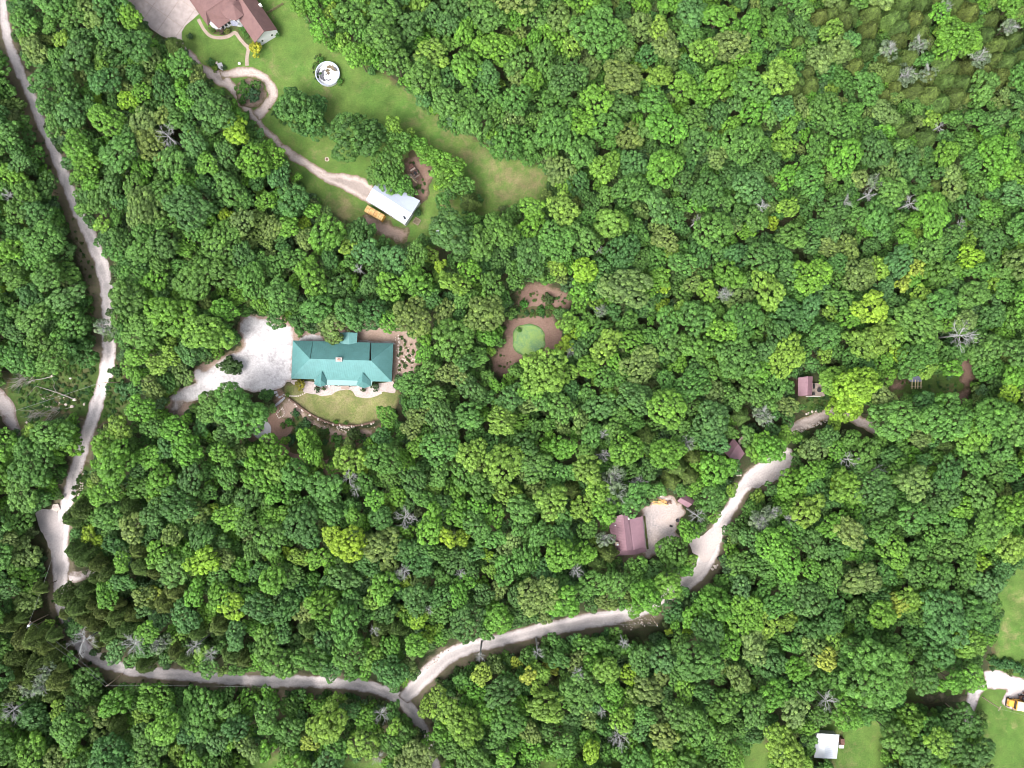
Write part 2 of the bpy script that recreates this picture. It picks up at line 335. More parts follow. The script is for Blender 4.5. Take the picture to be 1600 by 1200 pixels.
PAD = [(265, 621), (286, 606), (306, 598), (301, 586), (309, 577), (321, 581), (334, 569), (351, 558), (376, 548), (381, 533), (374, 515), (382, 497), (396, 494), (416, 500), (434, 508), (450, 508), (458, 516), (458, 535), (456, 592), (447, 598), (442, 604), (430, 609), (400, 613), (378, 608), (352, 612), (330, 618), (300, 628), (272, 627)]
sheet('white_gravel_driveway', PAD, 0.055, 'white_gravel', 0.16, 1.2, 1.2, seed=14)
sheet('bare_ground', [(255, 622), (300, 626), (330, 612), (300, 645), (282, 664), (268, 655)], 0.02, 'dirt', 0.4, seed=15)
sheet('bare_ground', [(285, 590), (300, 575), (330, 560), (365, 545), (375, 530), (372, 500), (390, 480), (420, 488), (452, 496), (500, 500), (560, 498), (610, 500), (645, 520), (658, 560), (650, 590), (616, 600), (560, 560), (460, 540), (380, 560), (320, 595)], 0.02, 'dirt', 0.5, seed=16)
sheet('gravel_strip', [(470, 527), (480, 523), (500, 524), (508, 533), (520, 540), (470, 540)], 0.06, 'white_gravel', 0.1, 1.0, 0.5, seed=17)
sheet('gravel_strip', [(560, 531), (590, 533), (613, 534), (614, 540), (560, 540)], 0.06, 'white_gravel', 0.1, 1.0, 0.5, seed=18)
sheet('garden_bed', [(430, 606), (450, 612), (470, 640), (520, 668), (570, 672), (600, 660), (606, 690), (560, 715), (510, 745), (460, 740), (420, 720), (380, 705), (375, 665), (395, 655), (425, 640)], 0.02, 'mulch', 0.5, seed=19)
sheet('garden_bed', [(446, 622), (462, 628), (480, 648), (505, 662), (530, 671), (560, 671), (590, 664), (596, 676), (560, 682), (520, 684), (490, 672), (468, 658), (455, 664), (444, 652), (436, 640)], 0.03, 'dirt', 0.35, seed=20)
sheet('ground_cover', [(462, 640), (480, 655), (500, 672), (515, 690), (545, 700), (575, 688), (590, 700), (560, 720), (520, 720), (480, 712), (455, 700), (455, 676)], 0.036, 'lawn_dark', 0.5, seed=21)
sheet('front_lawn', [(446, 600), (458, 598), (480, 602), (540, 604), (617, 604), (626, 622), (615, 645), (590, 657), (562, 663), (531, 663), (512, 658), (494, 652), (480, 642), (464, 630), (450, 622), (444, 612)], 0.042, 'lawn_thin', 0.1, 1.2, 1.0, dry=[(540, 632, 20, .5), (465, 618, 14, .5), (600, 630, 14, .4), (530, 658, 16, -.8), (450, 612, 9, -.5)], seed=22)
sheet('stone_bed', [(456, 594), (492, 597), (540, 604), (585, 600), (614, 597), (617, 613), (600, 612), (592, 617), (584, 620), (570, 622), (556, 619), (548, 610), (531, 609), (518, 617), (504, 619), (492, 616), (476, 613), (470, 606), (458, 600)], 0.055, 'bed_stone', 0.1, 0.8, 0.35, seed=23)
sheet('mulch_ring', [(768, 568), (774, 548), (789, 536), (786, 516), (791, 500), (806, 496), (806, 480), (812, 465), (808, 455), (830, 442), (848, 438), (862, 446), (882, 452), (892, 466), (888, 482), (868, 488), (870, 500), (884, 518), (884, 540), (866, 556), (830, 566), (806, 572), (794, 590), (776, 586)], 0.02, 'mulch', 0.4, seed=24)
sheet('pond', [(801, 530), (803, 517), (812, 508), (828, 506), (842, 510), (850, 520), (852, 535), (847, 547), (834, 555), (816, 555), (804, 546)], 0.035, 'pond', 0.1, 0.8, 0.8, seed=25)
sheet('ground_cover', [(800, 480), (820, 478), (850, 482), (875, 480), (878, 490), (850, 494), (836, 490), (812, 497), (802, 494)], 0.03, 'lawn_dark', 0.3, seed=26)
YDRY = [(665, 170, 18, .8), (700, 205, 22, .9), (735, 240, 22, .9), (770, 262, 22, .8), (800, 285, 26, 1.0), (835, 285, 24, 1.1), (790, 310, 18, .6), (755, 300, 15, .5), (640, 145, 14, .6), (600, 122, 12, .5), (566, 140, 7, 1.0), (455, 92, 12, .6), (430, 112, 9, .7), (490, 118, 8, 1.2), (512, 145, 12, .8), (645, 195, 10, .8), (500, 240, 9, .7), (540, 330, 22, 1.2), (600, 352, 20, 1.2), (655, 350, 12, .6), (660, 310, 10, .7), (700, 322, 9, .9), (525, 318, 15, .9), (640, 262, 22, 1.4), (700, 310, 12, .9), (576, 170, 28, -.6), (480, 70, 25, -.6), (350, 85, 22, -.5), (310, 55, 20, -.8), (460, 60, 20, -.4), (690, 250, 18, .4)]
sheet('yard_lawn', [(196, -80), (470, -80), (480, 10), (530, 72), (650, 140), (770, 228), (872, 258), (872, 322), (764, 348), (704, 388), (620, 398), (556, 362), (476, 312), (436, 252), (376, 182), (286, 112), (250, 52), (196, 10)], 0.012, 'lawn', 0.4, 2.0, 1.5, dry=YDRY, seed=27)
TRK = [(292, 78, 12), (305, 95, 13), (322, 110, 14), (345, 122, 22), (362, 136, 16), (375, 155, 14), (395, 180, 13), (418, 206, 12), (440, 228, 11), (465, 248, 12), (495, 267, 14), (520, 280, 20), (545, 285, 30), (568, 297, 30), (585, 312, 22)]
sheet('dirt_track', ribbon(TRK), 0.028, 'track', 0.22, .75, 0.8, seed=28)
sheet('turning_loop', ribbon([(345, 118, 14), (368, 113, 15), (392, 113, 15), (412, 121, 15), (424, 136, 15), (425, 152, 16), (416, 168, 16), (400, 181, 16)]), 0.036, 'track', 0.2, .75, 0.8, seed=29)
sheet('bare_ground', [(372, 130), (385, 122), (402, 122), (414, 134), (416, 150), (408, 164), (394, 170), (376, 164), (368, 148)], 0.044, 'dirt', 0.2, seed=30)
sheet('bare_ground', [(636, 240), (660, 246), (676, 268), (672, 300), (655, 320), (640, 300), (630, 265)], 0.025, 'mulch', 0.5, seed=31)
sheet('bare_ground', [(570, 335), (596, 338), (620, 352), (640, 362), (628, 382), (600, 372), (575, 355)], 0.025, 'dirt', 0.5, seed=32)
sheet('garden_walk', ribbon([(310, 30, 5), (318, 45, 5), (328, 56, 5), (342, 59, 5), (357, 57, 5), (367, 51, 5.5), (374, 60, 5), (383, 70, 5), (388, 76, 5.5), (386, 90, 5), (386, 103, 6)], 3), 0.05, 'path', 0.03, 0.7, 1.0, seed=33)
sheet('garden_walk', ribbon([(388, 74, 5), (396, 71, 6), (404, 69, 4)], 3), 0.054, 'path', 0.03, 0.7, 1.0, seed=34)
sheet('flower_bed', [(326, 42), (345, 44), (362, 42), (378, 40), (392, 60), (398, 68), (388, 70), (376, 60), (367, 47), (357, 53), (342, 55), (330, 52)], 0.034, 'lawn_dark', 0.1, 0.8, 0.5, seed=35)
sheet('yard_gravel', [(1002, 800), (1014, 790), (1026, 778), (1048, 774), (1062, 786), (1068, 800), (1062, 815), (1056, 830), (1066, 844), (1048, 850), (1036, 858), (1028, 870), (1004, 870), (1000, 840)], 0.03, 'yard_gravel', 0.3, 1.2, 1.0, seed=36)
sheet('grass_strip', ribbon([(1007, 806, 3), (1009, 830, 3.4), (1012, 858, 3)]), 0.05, 'field', 0.05, 0.6, 0.2, seed=37)
sheet('bare_ground', [(930, 790), (1010, 790), (1020, 870), (960, 880), (935, 850)], 0.012, 'verge', 0.5, seed=38)
DD = [(1225, 674, 16), (1240, 670, 18), (1262, 660, 20), (1285, 650, 19), (1305, 645, 18), (1330, 652, 16), (1352, 662, 18), (1372, 676, 16)]
sheet('dirt_drive', ribbon(DD), 0.03, 'track', 0.25, 1.0, 1.0, seed=39)
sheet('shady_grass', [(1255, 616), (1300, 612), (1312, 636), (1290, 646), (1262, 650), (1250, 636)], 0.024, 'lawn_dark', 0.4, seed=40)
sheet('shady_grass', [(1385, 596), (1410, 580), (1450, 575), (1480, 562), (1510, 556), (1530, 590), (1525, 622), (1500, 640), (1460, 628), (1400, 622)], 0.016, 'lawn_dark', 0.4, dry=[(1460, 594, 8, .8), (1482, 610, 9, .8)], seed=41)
sheet('bare_ground', [(1494, 560), (1516, 556), (1524, 590), (1516, 622), (1494, 634), (1486, 622), (1502, 604), (1500, 582)], 0.028, 'mulch', 0.5, seed=42)
sheet('bare_ground', [(1388, 604), (1402, 594), (1418, 592), (1420, 600), (1404, 604), (1394, 614)], 0.028, 'mulch', 0.4, seed=43)
sheet('hay_field', [(1540, 840), (1720, 840), (1720, 1300), (1505, 1300), (1500, 1080), (1540, 1050), (1555, 960)], 0.012, 'field', 0.4, 2.4, 1.5, dry=[(1596, 935, 12, 1.1), (1572, 985, 12, .9), (1585, 1000, 12, .7), (1590, 1160, 16, -.4), (1600, 1200, 40, -.3)], seed=44)
sheet('gravel_road', [(1536, 1050), (1545, 1047), (1556, 1047), (1578, 1053), (1600, 1061), (1700, 1090), (1700, 1118), (1600, 1112), (1580, 1108), (1566, 1099), (1566, 1090), (1572, 1079), (1556, 1077), (1541, 1078), (1531, 1088), (1524, 1110), (1518, 1140), (1506, 1140), (1508, 1108), (1511, 1084), (1522, 1074), (1538, 1068)], 0.03, 'gravel', 0.1, 1.0, 0.7, seed=45)
sheet('bare_ground', [(1440, 1085), (1480, 1084), (1512, 1086), (1510, 1104), (1480, 1098), (1440, 1096)], 0.02, 'verge', 0.4, seed=46)
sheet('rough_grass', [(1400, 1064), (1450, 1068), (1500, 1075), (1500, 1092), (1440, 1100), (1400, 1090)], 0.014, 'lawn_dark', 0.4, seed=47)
sheet('back_lawn', [(1280, 1130), (1390, 1128), (1400, 1290), (1280, 1290)], 0.014, 'lawn', 0.3, 2.0, 1.5, dry=[(1316, 1150, 10, .5), (1335, 1165, 10, .4), (1300, 1196, 12, .8)], seed=48)
sheet('back_lawn', [(370, 1180), (560, 1182), (730, 1188), (730, 1290), (370, 1290)], 0.014, 'lawn', 0.4, 2.0, 1.5, seed=49)
sheet('back_lawn', [(1150, 1150), (1200, 1150), (1230, 1290), (830, 1290), (836, 1180), (880, 1176), (1000, 1182)], 0.014, 'lawn', 0.4, 2.2, 1.5, seed=50)
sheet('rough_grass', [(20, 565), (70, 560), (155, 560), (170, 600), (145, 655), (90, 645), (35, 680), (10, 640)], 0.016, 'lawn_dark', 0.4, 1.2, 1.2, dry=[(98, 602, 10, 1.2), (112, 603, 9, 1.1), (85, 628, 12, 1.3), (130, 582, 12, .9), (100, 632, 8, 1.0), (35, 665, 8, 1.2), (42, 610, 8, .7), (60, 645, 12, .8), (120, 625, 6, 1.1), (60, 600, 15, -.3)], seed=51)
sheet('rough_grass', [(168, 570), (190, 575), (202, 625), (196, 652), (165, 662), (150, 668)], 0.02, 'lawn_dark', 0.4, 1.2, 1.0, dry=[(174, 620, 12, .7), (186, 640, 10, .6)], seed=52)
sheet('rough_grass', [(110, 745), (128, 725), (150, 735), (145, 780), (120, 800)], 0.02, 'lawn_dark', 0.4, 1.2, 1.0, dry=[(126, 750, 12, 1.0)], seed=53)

def slab_grid(name, poly, ang, size, z, th, mat, label_kind='driveway'):
    """concrete slabs with open joints: the outline cut by a grid, each slab its own mesh"""
    base = MB(); Pw = [W(a, b2)[:2] for a, b2 in poly]
    base.prism(Pw, 0.0, z); par = base.build(name, 'path'); par['kind'] = 'structure'
    ca, sa = math.cos(ang), math.sin(ang); L = [(x*ca+y*sa, -x*sa+y*ca) for x, y in Pw]
    x0, x1 = min(a for a, _ in L), max(a for a, _ in L); y0, y1 = min(b2 for _, b2 in L), max(b2 for _, b2 in L)
    nx, ny = max(1, round((x1-x0)/size)), max(1, round((y1-y0)/size))
    for i in range(nx):
        for j in range(ny):
            a0, a1 = x0+(x1-x0)*i/nx+0.05, x0+(x1-x0)*(i+1)/nx-0.05; c0, c1 = y0+(y1-y0)*j/ny+0.05, y0+(y1-y0)*(j+1)/ny-0.05
            bm = bmesh.new(); vs = [bm.verts.new((x, y, 0)) for x, y in L]; bm.faces.new(vs)
            for co, no in (((a0, 0, 0), (-1, 0, 0)), ((a1, 0, 0), (1, 0, 0)), ((0, c0, 0), (0, -1, 0)), ((0, c1, 0), (0, 1, 0))):
                bmesh.ops.bisect_plane(bm, geom=bm.verts[:]+bm.edges[:]+bm.faces[:], plane_co=co, plane_no=no, clear_outer=True)
            for f in bm.faces[:]:
                if f.calc_area() < 0.6: continue
                pts = [(v.co.x*ca-v.co.y*sa, v.co.x*sa+v.co.y*ca) for v in f.verts]
                m = MB().prism(pts, z+0.002, z+th+random.uniform(0, 0.008)); m.build('slab', mat, par)
            bm.free()
    return par
slab_grid('concrete_driveway', [(190, -70), (300, -70), (297, 0), (311, 22), (302, 30), (290, 40), (284, 50), (284, 60), (288, 70), (294, 80), (286, 84), (262, 60), (252, 56), (235, 44), (222, 30), (206, 10), (190, 0)], R(55), 5.5, 0.03, 0.05, 'concrete')

# ------------------------------------------------------------------ house helpers
def W3(p): return Vector(W(*p))
def seams(face, down, mat, parent, name='seam', gap=0.6, w=0.06, h=0.035):
    """standing seams running down one roof face, as real raised ribs joined into one part"""
    P = [W3(p) for p in face]; n = Vector((0, 0, 0))
    for i in range(len(P)): n += (P[i]-P[0]).cross(P[(i+1) % len(P)]-P[0])
    n.normalize()
    if n.z < 0: n = -n
    d = Vector((down[0], -down[1], 0)); d = (d-n*d.dot(n)).normalized(); e = n.cross(d).normalized()
    L = [((p-P[0]).dot(e), (p-P[0]).dot(d)) for p in P]; m = MB()
    u = min(a for a, _ in L)+gap*0.5
    while u < max(a for a, _ in L):
        xs = []
        for i in range(len(L)):
            (a0, b0), (a1, b1) = L[i], L[(i+1) % len(L)]
            if (a0-u)*(a1-u) < 0: xs.append(b0+(b1-b0)*(u-a0)/(a1-a0))
        if len(xs) == 2 and abs(xs[0]-xs[1]) > 0.4:
            xs.sort(); q = P[0]+e*u+n*(h*0.5)
            m.beam(q+d*(xs[0]+0.05), q+d*(xs[1]-0.05), w, h)
        u += gap
    return m
def roof(faces, mat, parent, downs=None, gap=0.6, th=0.12, name='roof'):
    m = MB()
    for f in faces: m.slab([W3(p) for p in f], th)
    o = m.build(name, mat, parent)
    if downs:
        s = MB()
        for f, d in zip(faces, downs):
            if d: q = seams(f, d, mat, o, gap=gap); s.add(q.v, q.f)
        so_ = s.build('seams', mat, o); so_['kind'] = 'stuff'
    return o
def walls(eave, h0, h1, mat, parent, inset=0.35, tops=None):
    """vertical walls under an eave outline given as photo pixels at height h"""
    P = [W3(p) for p in eave]; c = sum(P, Vector())/len(P); m = MB(); Q = []
    for p in P:
        d = Vector((c.x-p.x, c.y-p.y, 0)); L = d.length; Q.append(p+d*(inset*1.4/L))
    return MB().prism([(q.x, q.y) for q in Q], h0, h1).build('wall', mat, parent), Q
def window(parent, a, b2, z0, z1, t0, t1, off=0.03, door=False):
    """window on the wall running a->b2 between fractions t0,t1"""
    a = Vector((a[0], a[1], 0)); b2 = Vector((b2[0], b2[1], 0)); d = (b2-a); L = d.length; d.normalize(); n = Vector((d.y, -d.x, 0))
    p = a+d*L*t0+n*off; q = a+d*L*t1+n*off; zz = (z0+z1)/2
    fr = MB()
    for z in (z0, z1): fr.beam(p+Vector((0, 0, z)), q+Vector((0, 0, z)), 0.08, 0.1)
    for s in (p, q): fr.beam(s+Vector((0, 0, z0)), s+Vector((0, 0, z1)), 0.1, 0.08)
    o = fr.build('door' if door else 'window', 'white_trim', parent)
    m = MB(); m.box(((p.x+q.x)/2, (p.y+q.y)/2, zz), ((q-p).length-0.1, 0.03, z1-z0-0.1), math.atan2(d.y, d.x)).build('panel' if door else 'pane', 'brown_wall' if door else 'glass', o)

# ---- teal-roofed house
H = root('teal_roofed_house', W(535, 566), 'long ranch house with teal standing-seam metal roof beside the white gravel driveway', 'house')
e, r_ = 3.0, 7.2
NW, SW_, NE_, SE_ = (457.5, 532, e), (455, 591.5, e), (614.5, 536.5, e), (612, 596.5, e)
WA, EA = (484, 560.5, r_), (580, 563.5, r_)
n1, n2 = (489.5, 532.8, e+.35), (578, 535.2, e+.35); r1, r2 = (485, 560.6, r_+.03), (577, 563.4, r_+.03)
s1, s2 = (490, 592.8, e), (581, 595, e); f1, f2 = (492, 602.5, 2.6), (580, 604.2, 2.6)
rf = [[NW, WA, SW_], [NW, (489, 532.9, e), WA], [n1, n2, r2, r1], [(579, 535.5, e), NE_, EA], [NE_, SE_, EA], [WA, EA, SE_, (582, 595.8, e), (491, 592.6, e), SW_],
      [(491, 592.6, e-.02), (582, 595.8, e-.02), (580, 603, 2.55), (492, 601.5, 2.55)]]
dw = [(-1, 0), (0, -1), (0, -1), (0, -1), (1, 0), (0, 1), (0, 1)]
roof(rf, 'teal', H, dw, 0.62)
# step face at the raised centre section, both ends
MB().slab([W3((489.3, 532.8, e+.34)), W3((485, 560.5, r_+.02)), W3((485.6, 560.5, r_-.3)), W3((489.9, 533, e-.2))], 0.3).build('fascia', 'teal', H)
MB().slab([W3((578, 535.3, e+.34)), W3((577.2, 563.3, r_+.02)), W3((577.8, 563.3, r_-.3)), W3((579, 535.5, e-.2))], 0.3).build('fascia', 'brown_wall', H)  # east step in dark brown: the roof's shadow line put into its colour
for (ax, ay, l, rr, bot, inn) in ((502.5, 580.5, 490.5, 511.5, 604.5, 596), (566.5, 582.5, 557, 580.5, 606.5, 598)):
    ap = (ax, ay, 5.3); ml = (l+1.5, inn-1, 3.05); mr_ = (rr-1, inn-2.5, 3.05); bl = (l, bot-4.5, 2.75); br = (rr-1.5, bot-3, 2.75); bm_ = ((l+rr)/2-.5, bot, 2.7); hip = (ax-1, ay+13, 4.9)
    roof([[ap, ml, bl, hip], [ap, hip, br, mr_], [hip, bl, bm_, br]], 'teal', H, [(-1, 0), (1, 0), (0, 1)], 0.5, name='dormer_roof')
roof([[(531, 519.5, 3.4), (545, 519.3, 3.9), (546, 546, 3.9), (532, 541, 3.7)], [(545, 519.3, 3.9), (558.5, 520, 3.4), (557, 541.5, 3.6), (546, 546, 3.9)]], 'teal', H, [(-1, 0), (1, 0)], 0.6, name='porch_roof')
walls([NW, NE_, SE_, SW_], 0, 2.85, 'stone_wall', H)
walls([(533, 521, 3), (558, 521, 3), (557, 537, 3), (533, 537, 3)], 0, 3.1, 'tan_wall', H, 0.15)
w_, Q = walls([NW, NE_, SE_, SW_], 0, 0.3, 'stone_wall', H, 0.3)
for t in (.08, .2, .62, .74, .9): window(H, (Q[3].x, Q[3].y), (Q[2].x, Q[2].y), 0.9, 2.2, t, t+.05)
for t in (.1, .3, .65, .85): window(H, (Q[1].x, Q[1].y), (Q[0].x, Q[0].y), 0.9, 2.2, t, t+.05)
for t in (.2, .6): window(H, (Q[0].x, Q[0].y), (Q[3].x, Q[3].y), 0.1, 2.3, t, t+.28, door=True)
window(H, (Q[3].x, Q[3].y), (Q[2].x, Q[2].y), 0.1, 2.2, .49, .53, door=True)
for px in (494, 512, 530, 549, 566, 578): MB().box(W(px, 602, 1.3), (0.22, 0.22, 2.5)).build('porch_post', 'white_trim', H)
c0 = W3((531, 562, 6.4)); ch = MB().box(c0, (1.55, 0.95, 2.0), R(-1.5)).build('chimney', 'brick', H)
MB().box((c0.x, c0.y, c0.z+1.05), (1.75, 1.1, 0.14), R(-1.5)).build('cap', 'concrete', ch); MB().box((c0.x, c0.y, c0.z+1.2), (.7, .45, 0.18)).build('flue', 'brick', ch)
MB().tube(W(497.7, 558.3, 5.6), W(497.7, 558.3, 6.35), .2, .2, 10).build('roof_vent', 'white_trim', H)
MB().box(W(539, 605.5, 0.15), (2.2, 1.0, 0.3)).build('porch_step', 'path', H)

# ---- brown shingled house at the top edge
A = root('shingled_house', W(385, 10), 'large white-walled house with brown-mauve shingled roof at the top edge', 'house')
rd = (-31.5*2, -46*2)
E1, R1, W1 = (433, 46, 3.3), (412.5, 49, 6.4), (398, 67, 3.3)
E2, R2, W2 = (E1[0]+rd[0], E1[1]+rd[1], 3.3), (R1[0]+rd[0], R1[1]+rd[1], 6.4), (W1[0]+rd[0], W1[1]+rd[1], 3.3)
roof([[E1, R1, R2, E2], [W1, R1, R2, W2]], 'shingle', A, th=.18)
L1, L0, AA, BB, T0, B2 = (325, 41, 3.0), (268, -40, 3.0), (321.5, 18, 5.6), (353, -4, 6.5), (320, -45, 6.4), (372, -45, 6.6)
roof([[L1, L0, T0, AA], [L1, (328, 32, 3.4), (341.5, 44.5, 3.0), (361, 31, 3.1), (374, 24, 3.4), BB, AA], [AA, T0, B2, BB]], 'shingle', A, th=.18, name='garage_roof')
roof([[BB, (374, 24, 3.4), (376, 30, 3.35), (368, -2, 6.5)], [BB, B2, (380, -45, 6.6), (368, -2, 6.5)]], 'shingle', A, th=.18, name='link_roof')
oc = [(345.5, 19, 4.9), (353.5, 28.5, 4.9), (362, 31, 4.9), (370, 31.5, 4.9), (380.5, 23.5, 4.9), (382.5, 10, 4.9), (378, -4, 4.9), (366, -12, 4.9), (352, -8, 4.9), (346, 2, 4.9)]
ap = (364.5, 8, 7.0); roof([[oc[i], oc[(i+1) % len(oc)], ap] for i in range(len(oc))], 'shingle', A, th=.15, name='bay_roof')
wl, Q = walls(oc, 0, 4.75, 'white_wall', A, 0.4)
for i in (1, 2, 3, 4): window(A, (Q[i].x, Q[i].y), (Q[i+1].x, Q[i+1].y), 2.9, 4.2, .25, .75)
m = MB(); m.slab([W3(p) for p in [(360, 33, 2.9), (366, 31, 3.3), (373, 36, 2.9), (370, 41, 2.6), (362, 40, 2.6)]], .1).build('entry_canopy', 'dark_metal', A)
# garage / front wall with windows
gp = [(326.5, 39, 3), (341, 43, 3), (360, 30.5, 3), (352, -30, 3), (285, -30, 3)]
wl, Q = walls(gp, 0, 2.9, 'white_wall', A, 0.25)
for t in (.15, .42, .7): window(A, (Q[1].x, Q[1].y), (Q[2].x, Q[2].y), 0.9, 2.4, t, t+.2)
def gable(parent, Ea, Ra, Wa, Ra2, zlow=0.0, mat='white_wall', inset=.35):
    e_, r2_, w2 = W3(Ea), W3(Ra), W3(Wa); ax = (W3(Ra2)-r2_); ax.z = 0; ax.normalize()
    m = MB(); sh = ax*inset; c = (e_+w2)/2
    a = e_+(c-e_)*0.06+sh; b3 = w2+(c-w2)*0.06+sh; t = r2_+sh; a.z -= .1; b3.z -= .1; t.z -= .22
    vs = [Vector((a.x, a.y, zlow)), Vector((b3.x, b3.y, zlow)), b3, t, a]; vs2 = [v+ax*0.2 for v in vs]
    m.add(vs+vs2, [(0, 1, 2, 3, 4), (9, 8, 7, 6, 5)]+[(i, (i+1) % 5, 5+(i+1) % 5, 5+i) for i in range(5)])
    m.build('gable_wall', mat, parent); return vs
gv = gable(A, E1, R1, W1, R2)
for t in (.22, .68): window(A, gv[1], gv[0], 1.2, 2.2, t, t+.1, off=-.0)
window(A, gv[0], gv[1], 1.2, 2.2, .25, .34, off=.04); window(A, gv[0], gv[1], 1.2, 2.2, .66, .75, off=.04)
walls([E1, (E1[0]-50, E1[1]-73, 3.3), (W1[0]-50, W1[1]-73, 3.3), W1], 0, 3.1, 'white_wall', A, .5)
MB().box(W(407, 8.5, 3.7), (.7, .7, .9), R(35)).build('chimney', 'white_trim', A)

# ---- mauve-roofed house with gravel yard
B = root('mauve_roofed_house', W(982, 836), 'house with mauve metal roof beside the pinkish gravel yard', 'house')
f = [[(950, 812, 3.1), (973.5, 803, 6.0), (979.5, 860, 6.0), (959.5, 861.5, 3.1)], [(973.5, 802.5, 6.0), (979, 799, 5.3), (983.5, 811.5, 4.7), (989, 859.3, 4.7), (979.5, 860, 6.0)],
     [(983.5, 811.5, 4.6), (1004, 806.5, 3.1), (1008.5, 854.5, 3.1), (992, 859, 4.5), (989, 859.3, 4.6)], [(960.5, 861.5, 3.05), (992, 859.3, 3.05), (1008.5, 854.8, 3.05), (1010, 861.5, 2.5), (994, 866.3, 2.5), (963, 868.5, 2.5)]]
roof(f, 'mauve_metal', B, [(-1, 0), (1, 0), (1, 0), (0, 1)], 0.75)
walls([(951, 812, 3), (984, 808, 3), (1004, 807, 3), (1008, 854, 3), (960, 861, 3)], 0, 2.95, 'tan_wall', B, .3)
for px, py in ((964.5, 866.5), (979, 865.5), (994, 864.3), (1008, 860)): MB().box(W(px, py, 1.2), (.18, .18, 2.4)).build('porch_post', 'brown_wall', B)
cc = W3((963.5, 849, 4.6)); c2 = MB().box(cc, (.9, .9, 1.5)).build('chimney', 'tan_wall', B); MB().tube(cc+Vector((0.1, -.1, .75)), cc+Vector((.1, -.1, 1.2)), .22, .22, 10).build('flue', 'white_metal', c2)
MB().tube(W(961.3, 821, 4.4), W(961.3, 821, 4.9), .18, .18, 8).build('roof_vent', 'white_trim', B)
MB().box(W(981.8, 810, 4.9), (.55, .5, .5)).build('roof_vent', 'white_trim', B)
# ---- little shed by the gravel yard
sh = root('garden_shed', W(1070, 782), 'small mauve-roofed shed at the upper right corner of the gravel yard', 'shed')
ra, rb = (1063, 778, 3.3), (1081.5, 788, 3.3)
roof([[(1058, 783, 2.3), ra, rb, (1075, 793.5, 2.3)], [(1068.5, 772, 2.2), ra, rb, (1086, 782.5, 2.2)]], 'mauve_metal', sh, [(-1, 1), (1, -1)], .6)
walls([(1058.5, 782.5, 2.2), (1068, 772.5, 2.2), (1085, 783, 2.2), (1075, 793, 2.2)], 0, 2.3, 'brown_wall', sh, .2)
# ---- brown roof beside the road end
Cc = root('cottage', W(1147, 706), 'cottage with faded mauve roof half hidden by trees beside the grey turning circle', 'house')
ra, rb = (1153.5, 693, 4.6), (1139.5, 714, 4.6)
roof([[(1146, 684.5, 3.0), ra, rb, (1131, 706, 3.0)], [(1163.5, 708.5, 2.9), ra, rb, (1150, 727, 2.9)]], 'mauve_metal', Cc, [(-1, -.6), (1, .8)], .7)
walls([(1146.5, 686, 3), (1162, 708, 3), (1150, 725, 3), (1132, 706, 3)], 0, 2.9, 'brown_wall', Cc, .3)
roof([[(1153, 689, 2.9), (1160, 681, 2.9), (1168, 679.5, 2.7), (1160, 690, 2.6), (1156, 696, 2.6)]], 'old_timber', Cc, name='lean_to_roof')
# ---- pink roof with deck
D = root('cabin', W(1262, 606), 'small cabin with pinkish roof and grey deck left of the bright yellow-green tree', 'house')
ra, rb = (1262.5, 588, 4.6), (1261.5, 618, 4.6)
roof([[(1247, 590, 3.0), ra, rb, (1247, 619, 3.0)], [(1270, 588, 3.4), ra, rb, (1268.5, 618.5, 3.4)]], 'mauve_metal', D, [(-1, 0), (1, 0)], .7)
walls([(1248, 590, 3), (1269, 589, 3), (1268, 618, 3), (1248, 618, 3)], 0, 3.0, 'brown_wall', D, .25)
dk = MB().prism([W(a, b2)[:2] for a, b2 in ((1269, 599), (1287, 598), (1287, 619), (1269, 619))], .55, .62).build('deck', 'old_timber', D)
for i in range(13):
    px = 1269.6+i*1.37; MB().beam(W(px, 598.6, .65), W(px, 619.3, .65), .22, .05).build('board', 'old_timber', dk)
MB().beam(W(1259, 619.8, 1.5), W(1282, 619.8, 1.5), .1, .1).beam(W(1282, 619.8, .6), W(1282, 619.8, 1.55), .1, .1).beam(W(1270, 619.8, .6), W(1270, 619.8, 1.55), .1, .1).build('railing', 'white_trim', D)
def thing1(name, label, cat, parts, base, group=None):
    r0 = root(name, base, label, cat, group)
    for nm, mb, mt in parts: mb.build(nm, mt, r0)
    return r0
p = Vector(W(1278.5, 609.5, .68))
thing1('round_table', 'dark round table in the middle of the cabin deck', 'table', [('tabletop', MB().tube(p+Vector((0, 0, .68)), p+Vector((0, 0, .74)), .62, .62, 16), 'dark'), ('stand', MB().tube(p, p+Vector((0, 0, .68)), .08, .06, 8), 'dark'), ('foot', MB().tube(p, p+Vector((0, 0, .04)), .3, .3, 10), 'dark')], p)
for (px, py, lb) in ((1269.6, 603.5, 'dark outdoor bench against the cabin wall on the deck'), (1268.6, 615.3, 'dark cooler box at the lower corner of the cabin deck')):
    p = Vector(W(px+1.5, py, .68)); L = 1.3 if 'bench' in lb else .7
    thing1('bench' if 'bench' in lb else 'cooler_box', lb, 'bench' if 'bench' in lb else 'box', [('seat' if 'bench' in lb else 'body', MB().box(p+Vector((0, 0, .38)), (.5, L, .12 if 'bench' in lb else .5)), 'dark'), ('backrest' if 'bench' in lb else 'lid', MB().box(p+Vector((-.2 if 'bench' in lb else 0, 0, .7 if 'bench' in lb else .68)), (.08 if 'bench' in lb else .55, L*1.05, .5 if 'bench' in lb else .08)), 'dark'), ('leg', MB().box(p+Vector((0, L*.4, .16)), (.4, .08, .32)), 'dark')], p)
